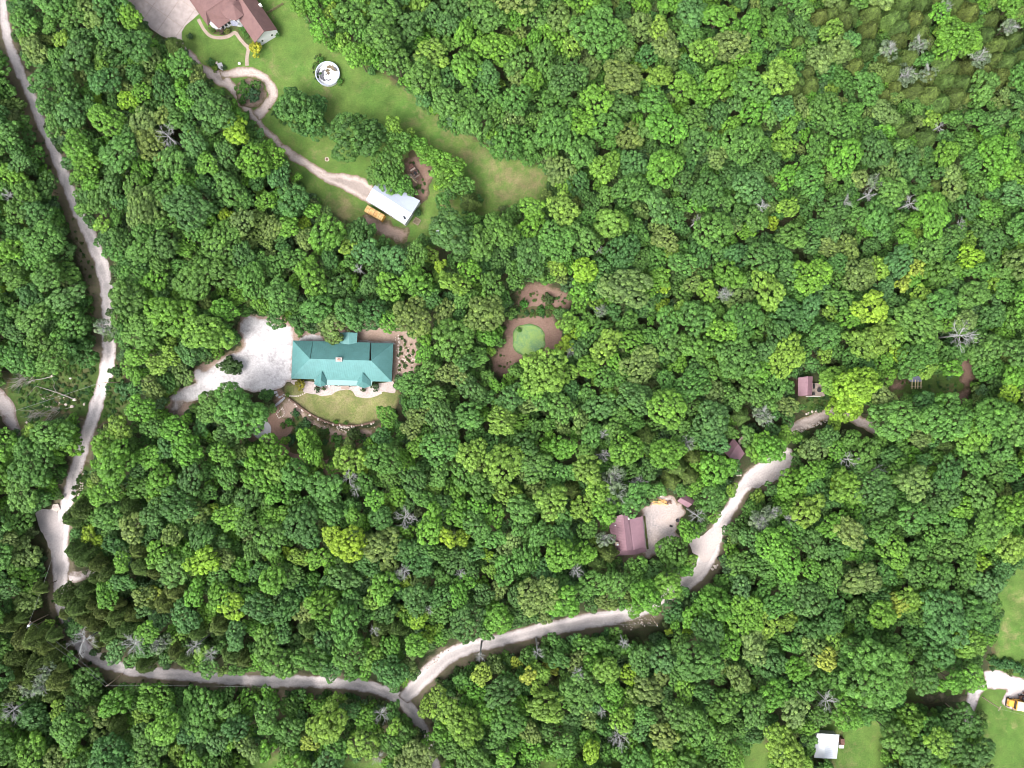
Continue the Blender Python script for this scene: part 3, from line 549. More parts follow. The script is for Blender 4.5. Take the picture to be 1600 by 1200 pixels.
# ---- open shed with pale rafters
E = root('open_shed', W(1430, 597), 'small open shed with dark roof and four pale rafters sticking out in a shady clearing', 'shed')
roof([[(1418, 592, 2.6), (1424, 588.5, 2.9), (1436, 587.5, 2.9), (1441, 592, 2.7), (1440, 596.5, 2.5), (1423, 597, 2.5)]], 'dark_metal', E, [(0, 1)], .7)
for px in (1425.2, 1430.2, 1434.4, 1439.2): MB().beam(W(px-.3, 607.3, 2.45), W(px, 590, 2.55), .16, .14).build('rafter', 'timber', E)
MB().beam(W(1423, 604, 2.3), W(1441, 604, 2.3), .14, .14).build('beam', 'old_timber', E)
for px, py in ((1424, 604), (1440, 604), (1422, 590), (1440, 590)): MB().beam(W(px, py, 0), W(px, py, 2.3), .14, .14).build('post', 'old_timber', E)

# ---- white metal shed in the yard
F = root('metal_barn', W(615, 322), 'long white metal-roofed barn in the grassy yard, partly under a big tree', 'barn')
e_, r_ = 3.0, 4.3
a1, a2, b1, b2 = (572, 312.5, e_), (632.5, 350.5, e_), (593, 279, e_), (656.5, 313.5, e_)
m1, m2 = (582, 294.5, r_), (643.5, 334, r_)
roof([[a1, m1, m2, a2], [b1, m1, m2, b2]], 'white_metal', F, [(-.55, .83), (.55, -.83)], .8)
walls([a1, b1, b2, a2], 0, 2.95, 'white_wall', F, .15); gable(F, a2, m2, b2, m1, inset=.1)
for dx, dy in ((0, 0), (1, 2)): MB().box(W(631.3+dx, 339.3+dy, 3.75), (.35, .5, .5), R(30)).build('roof_vent', 'dark', F)
q0, q1 = W3(a1), W3(a2); dv = (q1-q0); dv.z = 0
for t in (.12, .35, .58, .8): window(F, (q0.x+.1, q0.y-.0), (q1.x, q1.y), .1 if t in (.35, .58) else 1.0, 2.4, t, t+.1, off=-.05, door=t in (.35, .58))
# ---- white roofed house bottom right
G = root('metal_roofed_house', W(1292, 1165), 'white ribbed-metal-roofed house beside the lawn at the bottom edge', 'house')
f = [[(1276.5, 1146, 2.9), (1290, 1146.5, 4.2), (1288, 1185, 4.2), (1272, 1184, 2.9)], [(1311.5, 1148, 2.9), (1290, 1146.5, 4.2), (1288, 1185, 4.2), (1307.5, 1185.5, 2.9)], [(1275, 1163, 2.8), (1273, 1180, 2.8), (1263, 1173, 2.5)]]
roof(f, 'bright_metal', G, [(-1, 0), (1, 0), (-1, 0)], .6)
walls([(1277, 1147, 2.9), (1311, 1148.5, 2.9), (1307, 1185, 2.9), (1272.5, 1184, 2.9)], 0, 2.8, 'white_wall', G, .25)
MB().box(W(1314.8, 1157, .9), (1.0, 1.7, 1.8)).build('porch_box', 'rust', G)
MB().box(W(1313.6, 1165.3, .5), (1.3, .9, 1.0)).build('step', 'white_trim', G)
# small white hutch near the barn
p = Vector(W(687.5, 362, 0)); hh = root('hutch', p, 'small white metal-topped hutch at the trees right of the barn', 'hutch')
MB().slab([W3((681, 361, 1.7)), W3((692, 359, 1.9)), W3((695, 363.5, 1.8)), W3((683, 367.5, 1.6))], .08).build('roof', 'white_metal', hh)
MB().prism([W(a, b3)[:2] for a, b3 in ((682.5, 362), (691, 360.5), (693.5, 363.5), (684.5, 366.5))], 0, 1.55).build('wall', 'white_wall', hh)

# ------------------------------------------------------------------ vehicles and yard things
def wheel(par, c, r=.48, w=.3, ax=(0, 1, 0)):
    c = Vector(c); a = Vector(ax); t = MB().tube(c-a*w/2, c+a*w/2, r, r, 14).build('wheel', 'dark', par)
    MB().tube(c-a*(w/2+.02), c+a*(w/2+.02), r*.55, r*.55, 10).build('rim', 'white_trim', t)
def bus(label, x, y, ang, L=10.5, w=2.5):
    ca, sa = math.cos(ang), math.sin(ang); loc = (x, y, 0); r0 = root('school_bus', loc, label, 'bus')
    def P(u, v, z): return (x+u*ca-v*sa, y+u*sa+v*ca, z)
    ax = (-sa, ca, 0)
    def blk(u0, u1, z0, z1, ww, tp=1.0): return MB().box(P((u0+u1)/2, 0, (z0+z1)/2), (u1-u0, ww, z1-z0), ang, tp)
    bd = blk(1.6, L, .55, 2.55, w).build('body', 'yellow', r0, bevel=.08)
    m = MB()
    n = 8
    for i in range(n):   # barrel roof
        t0, t1 = math.pi*i/n, math.pi*(i+1)/n
        a = [P(1.7, -math.cos(t)*w/2*.98, 2.5+.42*math.sin(t)) for t in (t0, t1)]; b3 = [P(L-.1, -math.cos(t)*w/2*.98, 2.5+.42*math.sin(t)) for t in (t0, t1)]
        m.add([a[0], a[1], b3[1], b3[0]], [(0, 1, 2, 3)]); m.add([a[0], a[1], P(1.7, 0, 2.5)], [(0, 1, 2)]); m.add([b3[1], b3[0], P(L-.1, 0, 2.5)], [(0, 1, 2)])
    rf = m.build('roof', 'cream', r0)
    for u in (3.5, 7.5): MB().box(P(u, 0, 2.95), (.6, .6, .08), ang).build('hatch', 'cream', rf)
    blk(0, 1.7, .6, 1.5, w*.8, .86).build('hood', 'yellow', r0, bevel=.06)
    blk(-.15, 0, .5, .75, w*.9).build('bumper', 'dark', r0)
    MB().box(P(1.58, 0, 1.95), (.05, w*.85, .8), ang).build('windscreen', 'glass', r0)
    for sgn in (-1, 1):
        for i in range(9):
            MB().box(P(2.4+i*.88, sgn*(w/2+.01), 2.0), (.7, .04, .6), ang).build('window', 'glass', r0)
        for u in (.8, 7.7): wheel(r0, P(u, sgn*(w/2-.18), .48), ax=ax)
        MB().box(P(-.02, sgn*.7, 1.05), (.08, .25, .25), ang).build('headlight', 'white_trim', r0)
        MB().beam(P(1.3, sgn*w*.45, 1.6), P(1.0, sgn*w*.62, 1.9), .05, .05).box(P(1.0, sgn*w*.64, 1.9), (.08, .25, .4), ang).build('mirror', 'dark', r0)
    return r0
q = W(1576, 1098.5, 1.5); bus('yellow school bus with cream roof parked on gravel at the right edge', q[0], q[1], R(-10), 10.5, 2.6)
# small brown loader beside the bus
q = Vector(W(1594, 1088, 0)); ld = root('compact_loader', q, 'small rusty brown loader parked against the yellow school bus', 'loader')
MB().box(q+Vector((0, 0, .9)), (1.5, 1.0, .8)).build('body', 'rust', ld, bevel=.05)
MB().box(q+Vector((-.1, 0, 1.6)), (.8, .8, .7)).build('cab', 'dark', ld); MB().beam(q+Vector((.7, 0, 1.4)), q+Vector((.9, .9, 1.1)), .2, .2).build('arm', 'orange_timber', ld)
MB().box(q+Vector((.9, 1.2, .7)), (1.1, .5, .5), 0, .8).build('bucket', 'rust', ld)
for sx in (-.5, .5):
    for sy in (-.55, .55): wheel(ld, q+Vector((sx, sy, .38)), .38, .25)

def yellow_trailer():
    a = Vector(W(571.5, 325, 2.6)); b3 = Vector(W(598.5, 340.5, 2.6)); c = (a+b3)/2; d = (b3-a); L = d.length; ang = math.atan2(d.y, d.x); d.normalize(); n = Vector((-d.y, d.x, 0))
    r0 = root('travel_trailer', (c.x, c.y, 0), 'long yellow trailer with rust-streaked roof beside the white barn', 'trailer')
    w = 1.95
    MB().box((c.x, c.y, 1.5), (L, w, 1.9), ang).build('body', 'yellow', r0, bevel=.1)
    m = MB(); k = 8
    for i in range(k):
        t0, t1 = math.pi*i/k, math.pi*(i+1)/k
        A0 = [c+d*s*L*.495+n*(-math.cos(t)*w/2)+Vector((0, 0, 2.45-c.z+.3*math.sin(t))) for t in (t0, t1) for s in (-1, 1)]
        m.add(A0, [(0, 1, 3, 2)])
        for s in (-1, 1):
            A1 = [c+d*s*L*.495+n*(-math.cos(t)*w/2)+Vector((0, 0, 2.45-c.z+.3*math.sin(t))) for t in (t0, t1)]+[c+d*s*L*.495+Vector((0, 0, 2.45-c.z))]
            m.add(A1, [(0, 1, 2)])
    rf = m.build('roof', 'rusty_yellow', r0)
    for i in range(7):
        u = -L*.42+i*L*.14; q = MB()
        for j in range(6):
            t0, t1 = math.pi*j/6, math.pi*(j+1)/6
            q.beam(c+d*u+n*(-math.cos(t0)*w/2)+Vector((0, 0, 2.47-c.z+.3*math.sin(t0))), c+d*u+n*(-math.cos(t1)*w/2)+Vector((0, 0, 2.47-c.z+.3*math.sin(t1))), .1, .07)
        q.build('roof_rib', 'rust' if i % 2 else 'rusty_yellow', rf)
    for s in (-1, 1):
        for u in (-.25*L, .25*L): wheel(r0, (c+d*u+n*s*(w/2-.1))+Vector((0, 0, .4-c.z)), .4, .25, tuple(n))
        for i in range(4): MB().box(c+d*(-L*.36+i*L*.24)+n*s*(w/2+.01)+Vector((0, 0, 1.75-c.z)), (.75, .04, .55), ang).build('window', 'glass', r0)
    MB().beam(c+d*L*.5+Vector((0, 0, .5-c.z)), c+d*(L*.5+.9)+Vector((0, 0, .45-c.z)), .12, .12).build('hitch', 'rust', r0)
    return r0
yellow_trailer()
# rusty flatbed with timber
c = Vector(W(648, 270, 0)); d = Vector((.56, -.83, 0)).normalized(); n = Vector((.83, .56, 0)).normalized(); ang = math.atan2(d.y, d.x)
fb = root('flatbed_trailer', c, 'rusty flatbed trailer loaded with old timber in a bare patch between the trees', 'trailer')
for s in (-1, 1): MB().beam(c-d*2.4+n*s*.75+Vector((0, 0, .7)), c+d*2.4+n*s*.75+Vector((0, 0, .7)), .12, .18).build('rail', 'rust', fb)
for i in range(7): MB().beam(c+d*(-2.3+i*.75)-n*.8+Vector((0, 0, .85)), c+d*(-2.3+i*.75)+n*.8+Vector((0, 0, .85)), .28 if i != 2 else .5, .08).build('plank', 'old_timber' if i % 3 else 'rust', fb)
MB().box(c-d*1.7+Vector((0, 0, 1.15)), (1.1, 1.4, .5), ang).build('crate', 'rust', fb)
MB().box(c-d*.7+Vector((0, 0, 1.15)), (.55, 1.5, .35), ang).build('bundle', 'path', fb)
MB().box(c+d*.5+Vector((0, 0, 1.1)), (1.0, .7, .35), ang).build('crate', 'dark', fb)
for s in (-1, 1): wheel(fb, c+n*s*.95+Vector((0, 0, .4)), .4, .22, tuple(n))
for k, (o1, o2) in enumerate((((638, 273), (651, 285.5)), ((640, 272), (652.5, 283)))):
    m = MB(); m.beam(W(*o1, .25+.2*k), W(*o2, .25+.2*k), .35, .1)
    pl = m.build('plank', 'timber' if k == 0 else 'old_timber', None, loc=W(*o1, 0)); tag(pl, ('pale loose plank lying left of the rusty flatbed trailer', 'weathered plank resting close to the rusty flatbed trailer')[k], 'plank')

# pool
c = Vector(W(513.3, 117.5, 0)); PR = 3.30
po = root('round_pool', c, 'round drained white above-ground pool with dark leaf debris on the lawn', 'pool')
N = 48; m = MB()
for i in range(N):
    t0, t1 = 2*math.pi*i/N, 2*math.pi*(i+1)/N
    for ra, rb_, z0, z1 in ((PR, PR, 0, 1.15), (PR-.06, PR-.06, 1.15, .06)):
        m.add([(c.x+ra*math.cos(t0), c.y+ra*math.sin(t0), z0), (c.x+ra*math.cos(t1), c.y+ra*math.sin(t1), z0), (c.x+rb_*math.cos(t1), c.y+rb_*math.sin(t1), z1), (c.x+rb_*math.cos(t0), c.y+rb_*math.sin(t0), z1)], [(0, 1, 2, 3)])
m.build('wall', 'white_wall', po)
m = MB()
for i in range(N):
    t0, t1 = 2*math.pi*i/N, 2*math.pi*(i+1)/N; a, b3 = PR-.17, PR+.12
    q = [(c.x+a*math.cos(t0), c.y+a*math.sin(t0)), (c.x+b3*math.cos(t0), c.y+b3*math.sin(t0)), (c.x+b3*math.cos(t1), c.y+b3*math.sin(t1)), (c.x+a*math.cos(t1), c.y+a*math.sin(t1))]
    m.prism(q, 1.15, 1.2)
m.build('rim', 'white_metal', po)
MB().tube(c+Vector((0, 0, .02)), c+Vector((0, 0, .08)), PR-.07, PR-.07, N).build('liner', 'white_wall', po)
def arc(r0_, r1_, a0, a1, z, jag=.12, seed=0):
    rr = random.Random(seed); k = 18; o_, i_ = [], []
    for j in range(k+1):
        t = R(a0+(a1-a0)*j/k); f_ = math.sin(math.pi*j/k)**.5+.02; rm = (r0_+r1_)/2; h = (r1_-r0_)/2*f_
        o_.append((c.x+(rm+h+rr.uniform(-jag, jag)*f_)*math.cos(t), c.y+(rm+h+rr.uniform(-jag, jag)*f_)*math.sin(t))); i_.append((c.x+(rm-h+rr.uniform(-jag, jag)*f_)*math.cos(t), c.y+(rm-h+rr.uniform(-jag, jag)*f_)*math.sin(t)))
    mm = MB()
    for j in range(k): mm.add([(*i_[j], z), (*o_[j], z), (*o_[j+1], z), (*i_[j+1], z)], [(0, 1, 2, 3)])
    return mm
def deb(name, mb, mt): mb.build(name, mt, po)
deb('leaf_debris', arc(1.3, 2.35, 120, 245, .10, .2, 1), 'dark_debris'); deb('leaf_debris', arc(1.75, 2.85, 25, 105, .10, .25, 2), 'brown_debris')
deb('leaf_debris', arc(2.7, 3.1, 140, 200, .11, .05, 3), 'dark_debris'); deb('leaf_debris', arc(.9, 1.75, 70, 130, .11, .2, 4), 'brown_debris')
deb('leaf_debris', arc(1.25, 1.6, 235, 310, .10, .06, 5), 'dark_debris'); deb('leaf_debris', arc(.0, .9, 40, 140, .12, .15, 6), 'brown_debris'); deb('leaf_debris', arc(.5, .85, 140, 190, .12, .05, 8), 'dark_debris')
deb('leaf_debris', arc(2.5, 3.0, 20, 60, .11, .05, 7), 'dark_debris')

# patio, steps, retaining wall, rocks
c = Vector(W(409, 671, 0)); pt = MB().tube(c+Vector((0, 0, .02)), c+Vector((0, 0, .14)), 2.7, 2.7, 40).build('patio', 'patio', None, loc=c); tag(pt, 'round pale grey concrete patio half under a tree below the driveway', 'patio')
fp = root('fire_pit', (c.x, c.y, .14), 'small dark stone-ringed fire pit at the centre of the round patio', 'fire pit')
for i in range(12): MB().box((c.x+.55*math.cos(i*.5236), c.y+.55*math.sin(i*.5236), .26), (.24, .26, .24), i*.5236, .85).build('stone', 'stone_wall', fp)
MB().tube((c.x, c.y, .145), (c.x, c.y, .18), .45, .45, 14).build('ash', 'dark', fp)
c = Vector(W(384.5, 680, 0)); sl_ = MB().box(c+Vector((0, 0, .28)), (1.25, 2.0, .14), R(-12)).box(c+Vector((0, .6, .12)), (.9, .2, .2)).box(c+Vector((0, -.6, .12)), (.9, .2, .2)).build('bench', 'concrete', None, loc=c); tag(sl_, 'pale stone slab bench left of the round patio', 'bench')
st = root('stone_steps', W(436, 629, 0), 'grey stone steps leading down from the driveway corner to the garden', 'steps')
for i in range(6):
    px, py = 442.5-i*2.3, 623.6+i*1.9; MB().box(W(px, py, .34-.05*i), (.5, 1.35, .12), R(-40)).build('step', 'patio', st)
pv = root('paving', W(433, 616, 0), 'few grey flagstones between the driveway and the stone steps', 'paving')
for px, py, s, a in ((430.5, 613, 1.0, 10), (433, 617.5, .8, 40), (437, 620.5, .75, 20), (441, 619, .45, 0), (443, 616.5, .4, 30)): MB().box(W(px, py, .1), (s, s*.7, .1), R(a)).build('stone', 'patio', pv)
ss = root('stepping_stones', W(462, 617, 0), 'arc of round white stepping stones across the grass below the yellow shrub', 'stepping stones')
for px, py in ((446, 617.2), (449.6, 618), (453, 618.4), (456.4, 618.8), (459.5, 619), (462.7, 619), (466, 618.8), (469.5, 617.6), (472.8, 616), (476, 614.6)):
    MB().tube(W(px, py, .04), W(px, py, .1), .24, .22, 9).build('stone', 'rock', ss)
def rock_mesh(seed, r=1.0):
    bm = bmesh.new(); bmesh.ops.create_icosphere(bm, subdivisions=1, radius=r); q = random.Random(seed)
    for v in bm.verts: v.co = Vector((v.co.x*q.uniform(.75, 1.2), v.co.y*q.uniform(.65, 1.05), v.co.z*q.uniform(.45, .75)))
    me = bpy.data.meshes.new('boulder'); bm.to_mesh(me); bm.free(); me.materials.append(MT['rock']); return me
ROCKS = [rock_mesh(i) for i in range(7)]
rw = root('retaining_wall', W(520, 660, 0), 'curved dark stone retaining wall topped with pale boulders below the front lawn', 'wall')
WL = [(449, 620.5), (454, 625), (461, 630), (468, 635.5), (476, 641.5), (484, 646.5), (492, 651), (500, 655), (508, 658.5), (516, 661.5), (524, 663.5), (532, 664.5), (541, 664.8), (550, 665.2), (559, 664.8), (568, 663.3), (577, 661.3), (586, 658.5)]
for i in range(len(WL)-1):
    a, b3 = WL[i], WL[i+1]
    for k in range(2):
        t0, t1 = k/2, (k+1)/2-.04; A_ = (a[0]+(b3[0]-a[0])*t0, a[1]+(b3[1]-a[1])*t0); B_ = (a[0]+(b3[0]-a[0])*t1, a[1]+(b3[1]-a[1])*t1)
        MB().beam(W(*A_, .18), W(*B_, .18+random.uniform(0, .06)), .42+random.uniform(0, .12), .5).build('block', 'brown_wall', rw)
for k, (px, py, s) in enumerate(((452, 624.5, .35), (455, 627, .3), (461.5, 631.5, .42), (463.5, 634.5, .35), (472, 641, .45), (484, 648.5, .45), (497, 655, .5), (501, 656, .3), (508, 659.5, .35), (512, 660.5, .3), (520.5, 663.5, .42), (531, 664.5, .4), (534, 667.5, .45), (538, 666.5, .4), (541, 668, .3), (549.5, 666, .42), (553, 667, .35), (566, 664.5, .38), (580, 662, .45), (583, 660.5, .3))):
    share('boulder', ROCKS[k % 7], rw, Vector(W(px, py, .3))-ORG[rw.name], k*1.3, (s, s, s))
edging = root('stone_edging', W(441, 647, 0), 'curved row of small pale stones edging the garden path below the steps', 'edging')
for k, (px, py) in enumerate(((441, 637.5), (442.6, 640), (444, 643), (444.4, 646), (443.4, 648.5), (441.3, 650.3), (438.6, 651.6), (436, 652.8), (439.5, 639.5), (437, 642), (434.5, 644), (432.5, 647), (434, 650))):
    share('stone', ROCKS[k % 7], edging, Vector(W(px, py, .1))-ORG[edging.name], k*.9, (.26, .22, .24))
NR = [0]
def rock(px, py, s, label, group, h=0.12):
    o = bpy.data.objects.new('boulder', ROCKS[NR[0] % 7]); C.objects.link(o); o.location = W(px, py, h); o.rotation_euler = (0, 0, NR[0]*1.7); o.scale = (s, s, s*.8); NR[0] += 1
    tag(o, label, 'boulder', group)
for px, py, s in ((1253, 674, .5), (1265.5, 666, .75), (1271, 663, .45), (1280, 660, .45), (1283, 662, .4), (1246, 671, .4), (1276, 664.5, .4), (1259, 669.5, .35), (1292, 657, .35), (1270, 667, .3), (1249, 672.5, .35)): rock(px, py, s, 'pale boulder along the lower edge of the pink dirt drive', 'boulders below the dirt drive')
for px, py, s in ((1264, 645.5, .5), (1268.5, 644, .5), (1275.5, 642, .55), (1260, 647, .35)): rock(px, py, s, 'white boulder along the upper edge of the pink dirt drive', 'boulders above the dirt drive')
for px, py, s in ((1151, 735, .6), (1154.5, 739, .6), (1152.5, 742, .5), (1157, 742.5, .4)): rock(px, py, s, 'whitish boulder in the pile below the cottage', 'boulders below the cottage')
for px, py, s in ((132, 630, .45), (131, 632.5, .35), (103, 632, .5), (110, 591, .45), (108.5, 589, .3), (42, 660, .4)): rock(px, py, s, 'pale boulder in the rough clearing left of the road', 'boulders in the roadside clearing')
for px, py, s in ((690, 1020, .5), (684, 1028, .5), (677, 1032, .4), (671, 1038, .35), (662, 1043, .4), (695, 1017, .35), (681, 1035, .3), (1118, 886, .6), (1113, 889, .5), (1121, 883, .4), (1116, 884, .35)): rock(px, py, s, 'rust-stained boulder beside the gravel road', 'boulders beside the gravel road')
for px, py, s in ((1039, 767, .55), (1037, 773, .35), (1033, 775, .35), (1023, 843, .3), (1026, 842, .35)): rock(px, py, s, 'pale block lying at the edge of the pinkish gravel yard', 'blocks in the gravel yard')
for px, py, s in ((1028, 1172, .3), (595, 614, .45), (598, 612.5, .3)): pass
rock(595, 614, .42, 'lone pale boulder at the right end of the front stone bed', None)
rock(88, 793, 1.4, 'large pale boulder between the road and the grey side turnout', None, .1)
for px, py, s in ((86, 1188, .3),): pass
# garden rocks in back yard row
for i in range(12): rock(622.3+(i % 3)*.6, 524+i*5.1, .28+.08*(i % 3), 'small pale stone in the row along the dirt right of the teal-roofed house', 'stones right of the teal-roofed house', .05)
for i in range(7): rock(630+i*3.1, 561+(i*37 % 5)*.8, .28, 'pale stone in the dry bed right of the teal-roofed house', 'stones in the dry bed', .05)
# ornamental rock group in the yard
sg = root('rock_ornament', W(344, 102, 0), 'grey stone slab ornament with small shrubs on the lawn above the track', 'rock garden')
MB().slab([W3((339, 99, .9)), W3((346, 97.5, 1.0)), W3((348.5, 104, .8)), W3((347.5, 110, .5)), (W3((341, 106, .6)))], .5).build('slab', 'patio', sg)
share('stone', ROCKS[2], sg, (.9, -.3, .2), 0, (.6, .5, .5)); share('stone', ROCKS[4], sg, (-.9, .6, .2), 1, (.5, .4, .4))
# fire ring in the yard
fr = root('fire_ring', W(511, 249, 0), 'small dark fire ring in the thin grass above the dirt track', 'fire ring')
c = Vector(W(511, 249, 0))
for i in range(9): share('stone', ROCKS[i % 7], fr, (.5*math.cos(i*.698), .5*math.sin(i*.698), .08), i, (.2, .17, .2))
MB().tube(c+Vector((0, 0, .03)), c+Vector((0, 0, .07)), .42, .42, 12).build('ash', 'rust', fr)
# raised bed by the barn
gb = root('raised_bed', W(652, 345, 0), 'small framed dark garden bed at the right end of the barn', 'raised bed'); c = Vector(W(651.5, 346, 0))
MB().box(c+Vector((0, 0, .12)), (1.6, 1.5, .24), R(-30)).build('soil', 'brown_debris', gb)
for k in range(4):
    t = R(-30)+k*math.pi/2; q = c+Vector((math.cos(t), math.sin(t), 0))*(.85 if k % 2 == 0 else .8); MB().box(q+Vector((0, 0, .16)), (.1, 1.7, .32), t).build('board', 'path', gb)
# lumber pile
lp = root('lumber_pile', W(1032, 784, 0), 'jumbled pile of fresh orange lumber at the top of the gravel yard', 'lumber pile'); q = random.Random(5)
for i in range(22):
    px, py = 1024+q.random()*15, 781.5+q.random()*6; a = R(q.uniform(-30, 25)); L = q.uniform(1.4, 2.8); v = Vector((math.cos(a), math.sin(a), 0))*L/2; p = Vector(W(px, py, .08+.035*i))
    MB().beam(p-v, p+v, .2, .06).build('plank', 'orange_timber' if i % 4 else 'timber', lp)
lp2 = root('junk_heap', W(1043, 786, 0), 'dark scrap wood heap right of the orange lumber pile', 'scrap pile')
for i in range(9):
    px, py = 1038+q.random()*9, 783+q.random()*6; a = R(q.uniform(-60, 60)); v = Vector((math.cos(a), math.sin(a), 0))*.6; p = Vector(W(px, py, .1+.04*i)); MB().beam(p-v, p+v, .22, .08).build('plank', 'rust', lp2)
# dog-sized dark barrel lying in yard + dark tank beside road
c = Vector(W(1048.5, 822.3, .3)); br = MB().tube(c-Vector((.38, -.12, 0)), c+Vector((.38, -.12, 0)), .24, .24, 12).build('barrel', 'dark', None, loc=(c.x, c.y, 0)); tag(br, 'small black barrel lying on the pinkish gravel yard', 'barrel')
c = Vector(W(1123.5, 872, 0)); tk = root('water_tank', c, 'round black tank beside the gravel road above the rusty boulders', 'tank')
MB().tube(c, c+Vector((0, 0, 1.1)), .62, .62, 16).build('body', 'dark', tk); MB().tube(c+Vector((0, 0, 1.1)), c+Vector((0, 0, 1.25)), .6, .3, 16).build('lid', 'dark', tk)
c = Vector(W(1058, 813, 0)); tk = root('water_tank', c, 'dark barrel at the right edge of the gravel yard under trees', 'tank')
MB().tube(c, c+Vector((0, 0, .9)), .45, .45, 14).build('body', 'dark', tk); MB().tube(c+Vector((0, 0, .9)), c+Vector((0, 0, .95)), .4, .4, 14).build('lid', 'dark', tk)
# yard fence
fn = root('fence', W(430, 16, 0), 'short dark rail fence running from the shingled house to the trees', 'fence')
fa, fb2 = Vector(W(418.5, 22.5, 0)), Vector(W(443, 8, 0))
for i in range(5): pz = fa.lerp(fb2, i/4); MB().beam(pz, pz+Vector((0, 0, 1.25)), .12, .12).build('post', 'brown_wall', fn)
for z in (.4, .8, 1.15): MB().beam(fa+Vector((0, 0, z)), fb2+Vector((0, 0, z)), .05, .12).build('rail', 'brown_wall', fn)
# white garden ornament at the end of the walk
gn = root('bird_bath', W(375.5, 101, 0), 'small white bird bath left of the end of the garden walk', 'bird bath'); c = Vector(W(375.5, 101, 0))
MB().tube(c, c+Vector((0, 0, .7)), .14, .1, 8).build('stem', 'white_trim', gn); MB().tube(c+Vector((0, 0, .7)), c+Vector((0, 0, .8)), .25, .38, 12).build('bowl', 'white_trim', gn)
# AC and bench near teal house
for k, (px, py) in enumerate(((515, 603.5), (560, 604.5))):
    ch = root('metal_bench', W(px, py, 0), ('round white metal garden chair left of the front steps', 'round white metal garden chair right of the front steps')[k], 'chair', None); c = Vector(W(px, py, .1))
    MB().tube(c+Vector((0, 0, .42)), c+Vector((0, 0, .47)), .3, .3, 12).build('seat', 'white_trim', ch); MB().box(c+Vector((0, .28, .75)), (.5, .05, .5)).build('backrest', 'white_trim', ch)
    for a in (45, 135, 225, 315): q1 = Vector((.24*math.cos(R(a)), .24*math.sin(R(a)), 0)); MB().beam(c+q1, c+q1+Vector((0, 0, .43)), .04, .04).build('leg', 'white_trim', ch)

# ------------------------------------------------------------------ utility poles and lines
POL = {}
def pole(key, base, top_h, label, arm=0.0, armlen=2.2, trans=False):
    c = Vector(W(*base, 0)); r0 = root('utility_pole', c, label, 'utility pole', 'utility poles along the road')
    MB().tube(c, c+Vector((0, 0, top_h)), .16, .11, 8).build('pole', 'pole', r0)
    d = Vector((math.cos(R(arm)), math.sin(R(arm)), 0)); z = top_h-.35; at = []
    a_ = MB().beam(c+d*armlen/2+Vector((0, 0, z)), c-d*armlen/2+Vector((0, 0, z)), .12, .14).build('crossarm', 'pole', r0)
    for s in (-.9, 0, .9):
        p = c+d*s*armlen/2+Vector((0, 0, z+.07)); MB().tube(p, p+Vector((0, 0, .22)), .07, .05, 8).build('insulator', 'white_metal', a_); at.append(p+Vector((0, 0, .22)))
    if trans:
        p = c+Vector((-.1, -.42, z-.9)); t_ = MB().tube(p, p+Vector((0, 0, 1.0)), .34, .34, 12).build('transformer', 'white_metal', r0); MB().tube(p+Vector((0, 0, 1)), p+Vector((0, 0, 1.15)), .12, .08, 8).build('bushing', 'white_metal', t_)
    POL[key] = at
pole('a', (75, 960.5), 8.2, 'tan utility pole with white transformer at the road bend on the left', 60, 2.0, True)
pole('b', (192, 1053), 7.9, 'tan utility pole standing in the brown verge below the bottom-left road', 20, .9)
pole('c', (1535, 1089), 7.4, 'pale utility pole on the grass inside the gravel bend at bottom right', 60, 1.4)
pole('d', (1477, 1099), 6.9, 'shaded utility pole among dark trees left of the gravel bend', 60, .8)
pole('e', (189, 597.5), 8.0, 'utility pole whose crossarm hangs over the left road', 0, 2.0)
pole('f', (1018, 962), 8.0, 'utility pole with white insulator beside the dirt shoulder of the middle road', 90, .8)
pole('g', (70.5, 969.5), 4.6, 'short stub pole just below the transformer pole', 60, .5)
def line(name, label, a, b3, sag=.5, r_=.016):
    a, b3 = Vector(a), Vector(b3); m = MB(); n = 14; P = [a.lerp(b3, i/n)-Vector((0, 0, sag*4*(i/n)*(1-i/n))) for i in range(n+1)]
    for i in range(n): m.tube(P[i], P[i+1], r_, r_, 4, False)
    o = m.build(name, 'wire', None, loc=a); tag(o, label, 'power line', 'power lines')
for i in range(2): line('power_line', ('upper','lower')[i]+' cable of the pair between the two bottom-left poles', POL['a'][i*2], POL['b'][i*2])
line('power_line', 'cable running up from the transformer pole along the left road', POL['a'][1], W(88, 850, 7.5))
line('power_line', 'cable running right from the bottom-left verge pole', POL['b'][1], W(420, 1074, 7))
line('power_line', 'long pale cable crossing the rough clearing left of the road', POL['e'][0], W(-60, 668, 6.5), .8, .024)
line('power_line', 'cable running left from the insulator pole over the dirt shoulder', POL['f'][1], W(930, 977, 7))
line('power_line', 'cable from the pale pole towards the school bus', POL['c'][1], W(1640, 1130, 6.5))

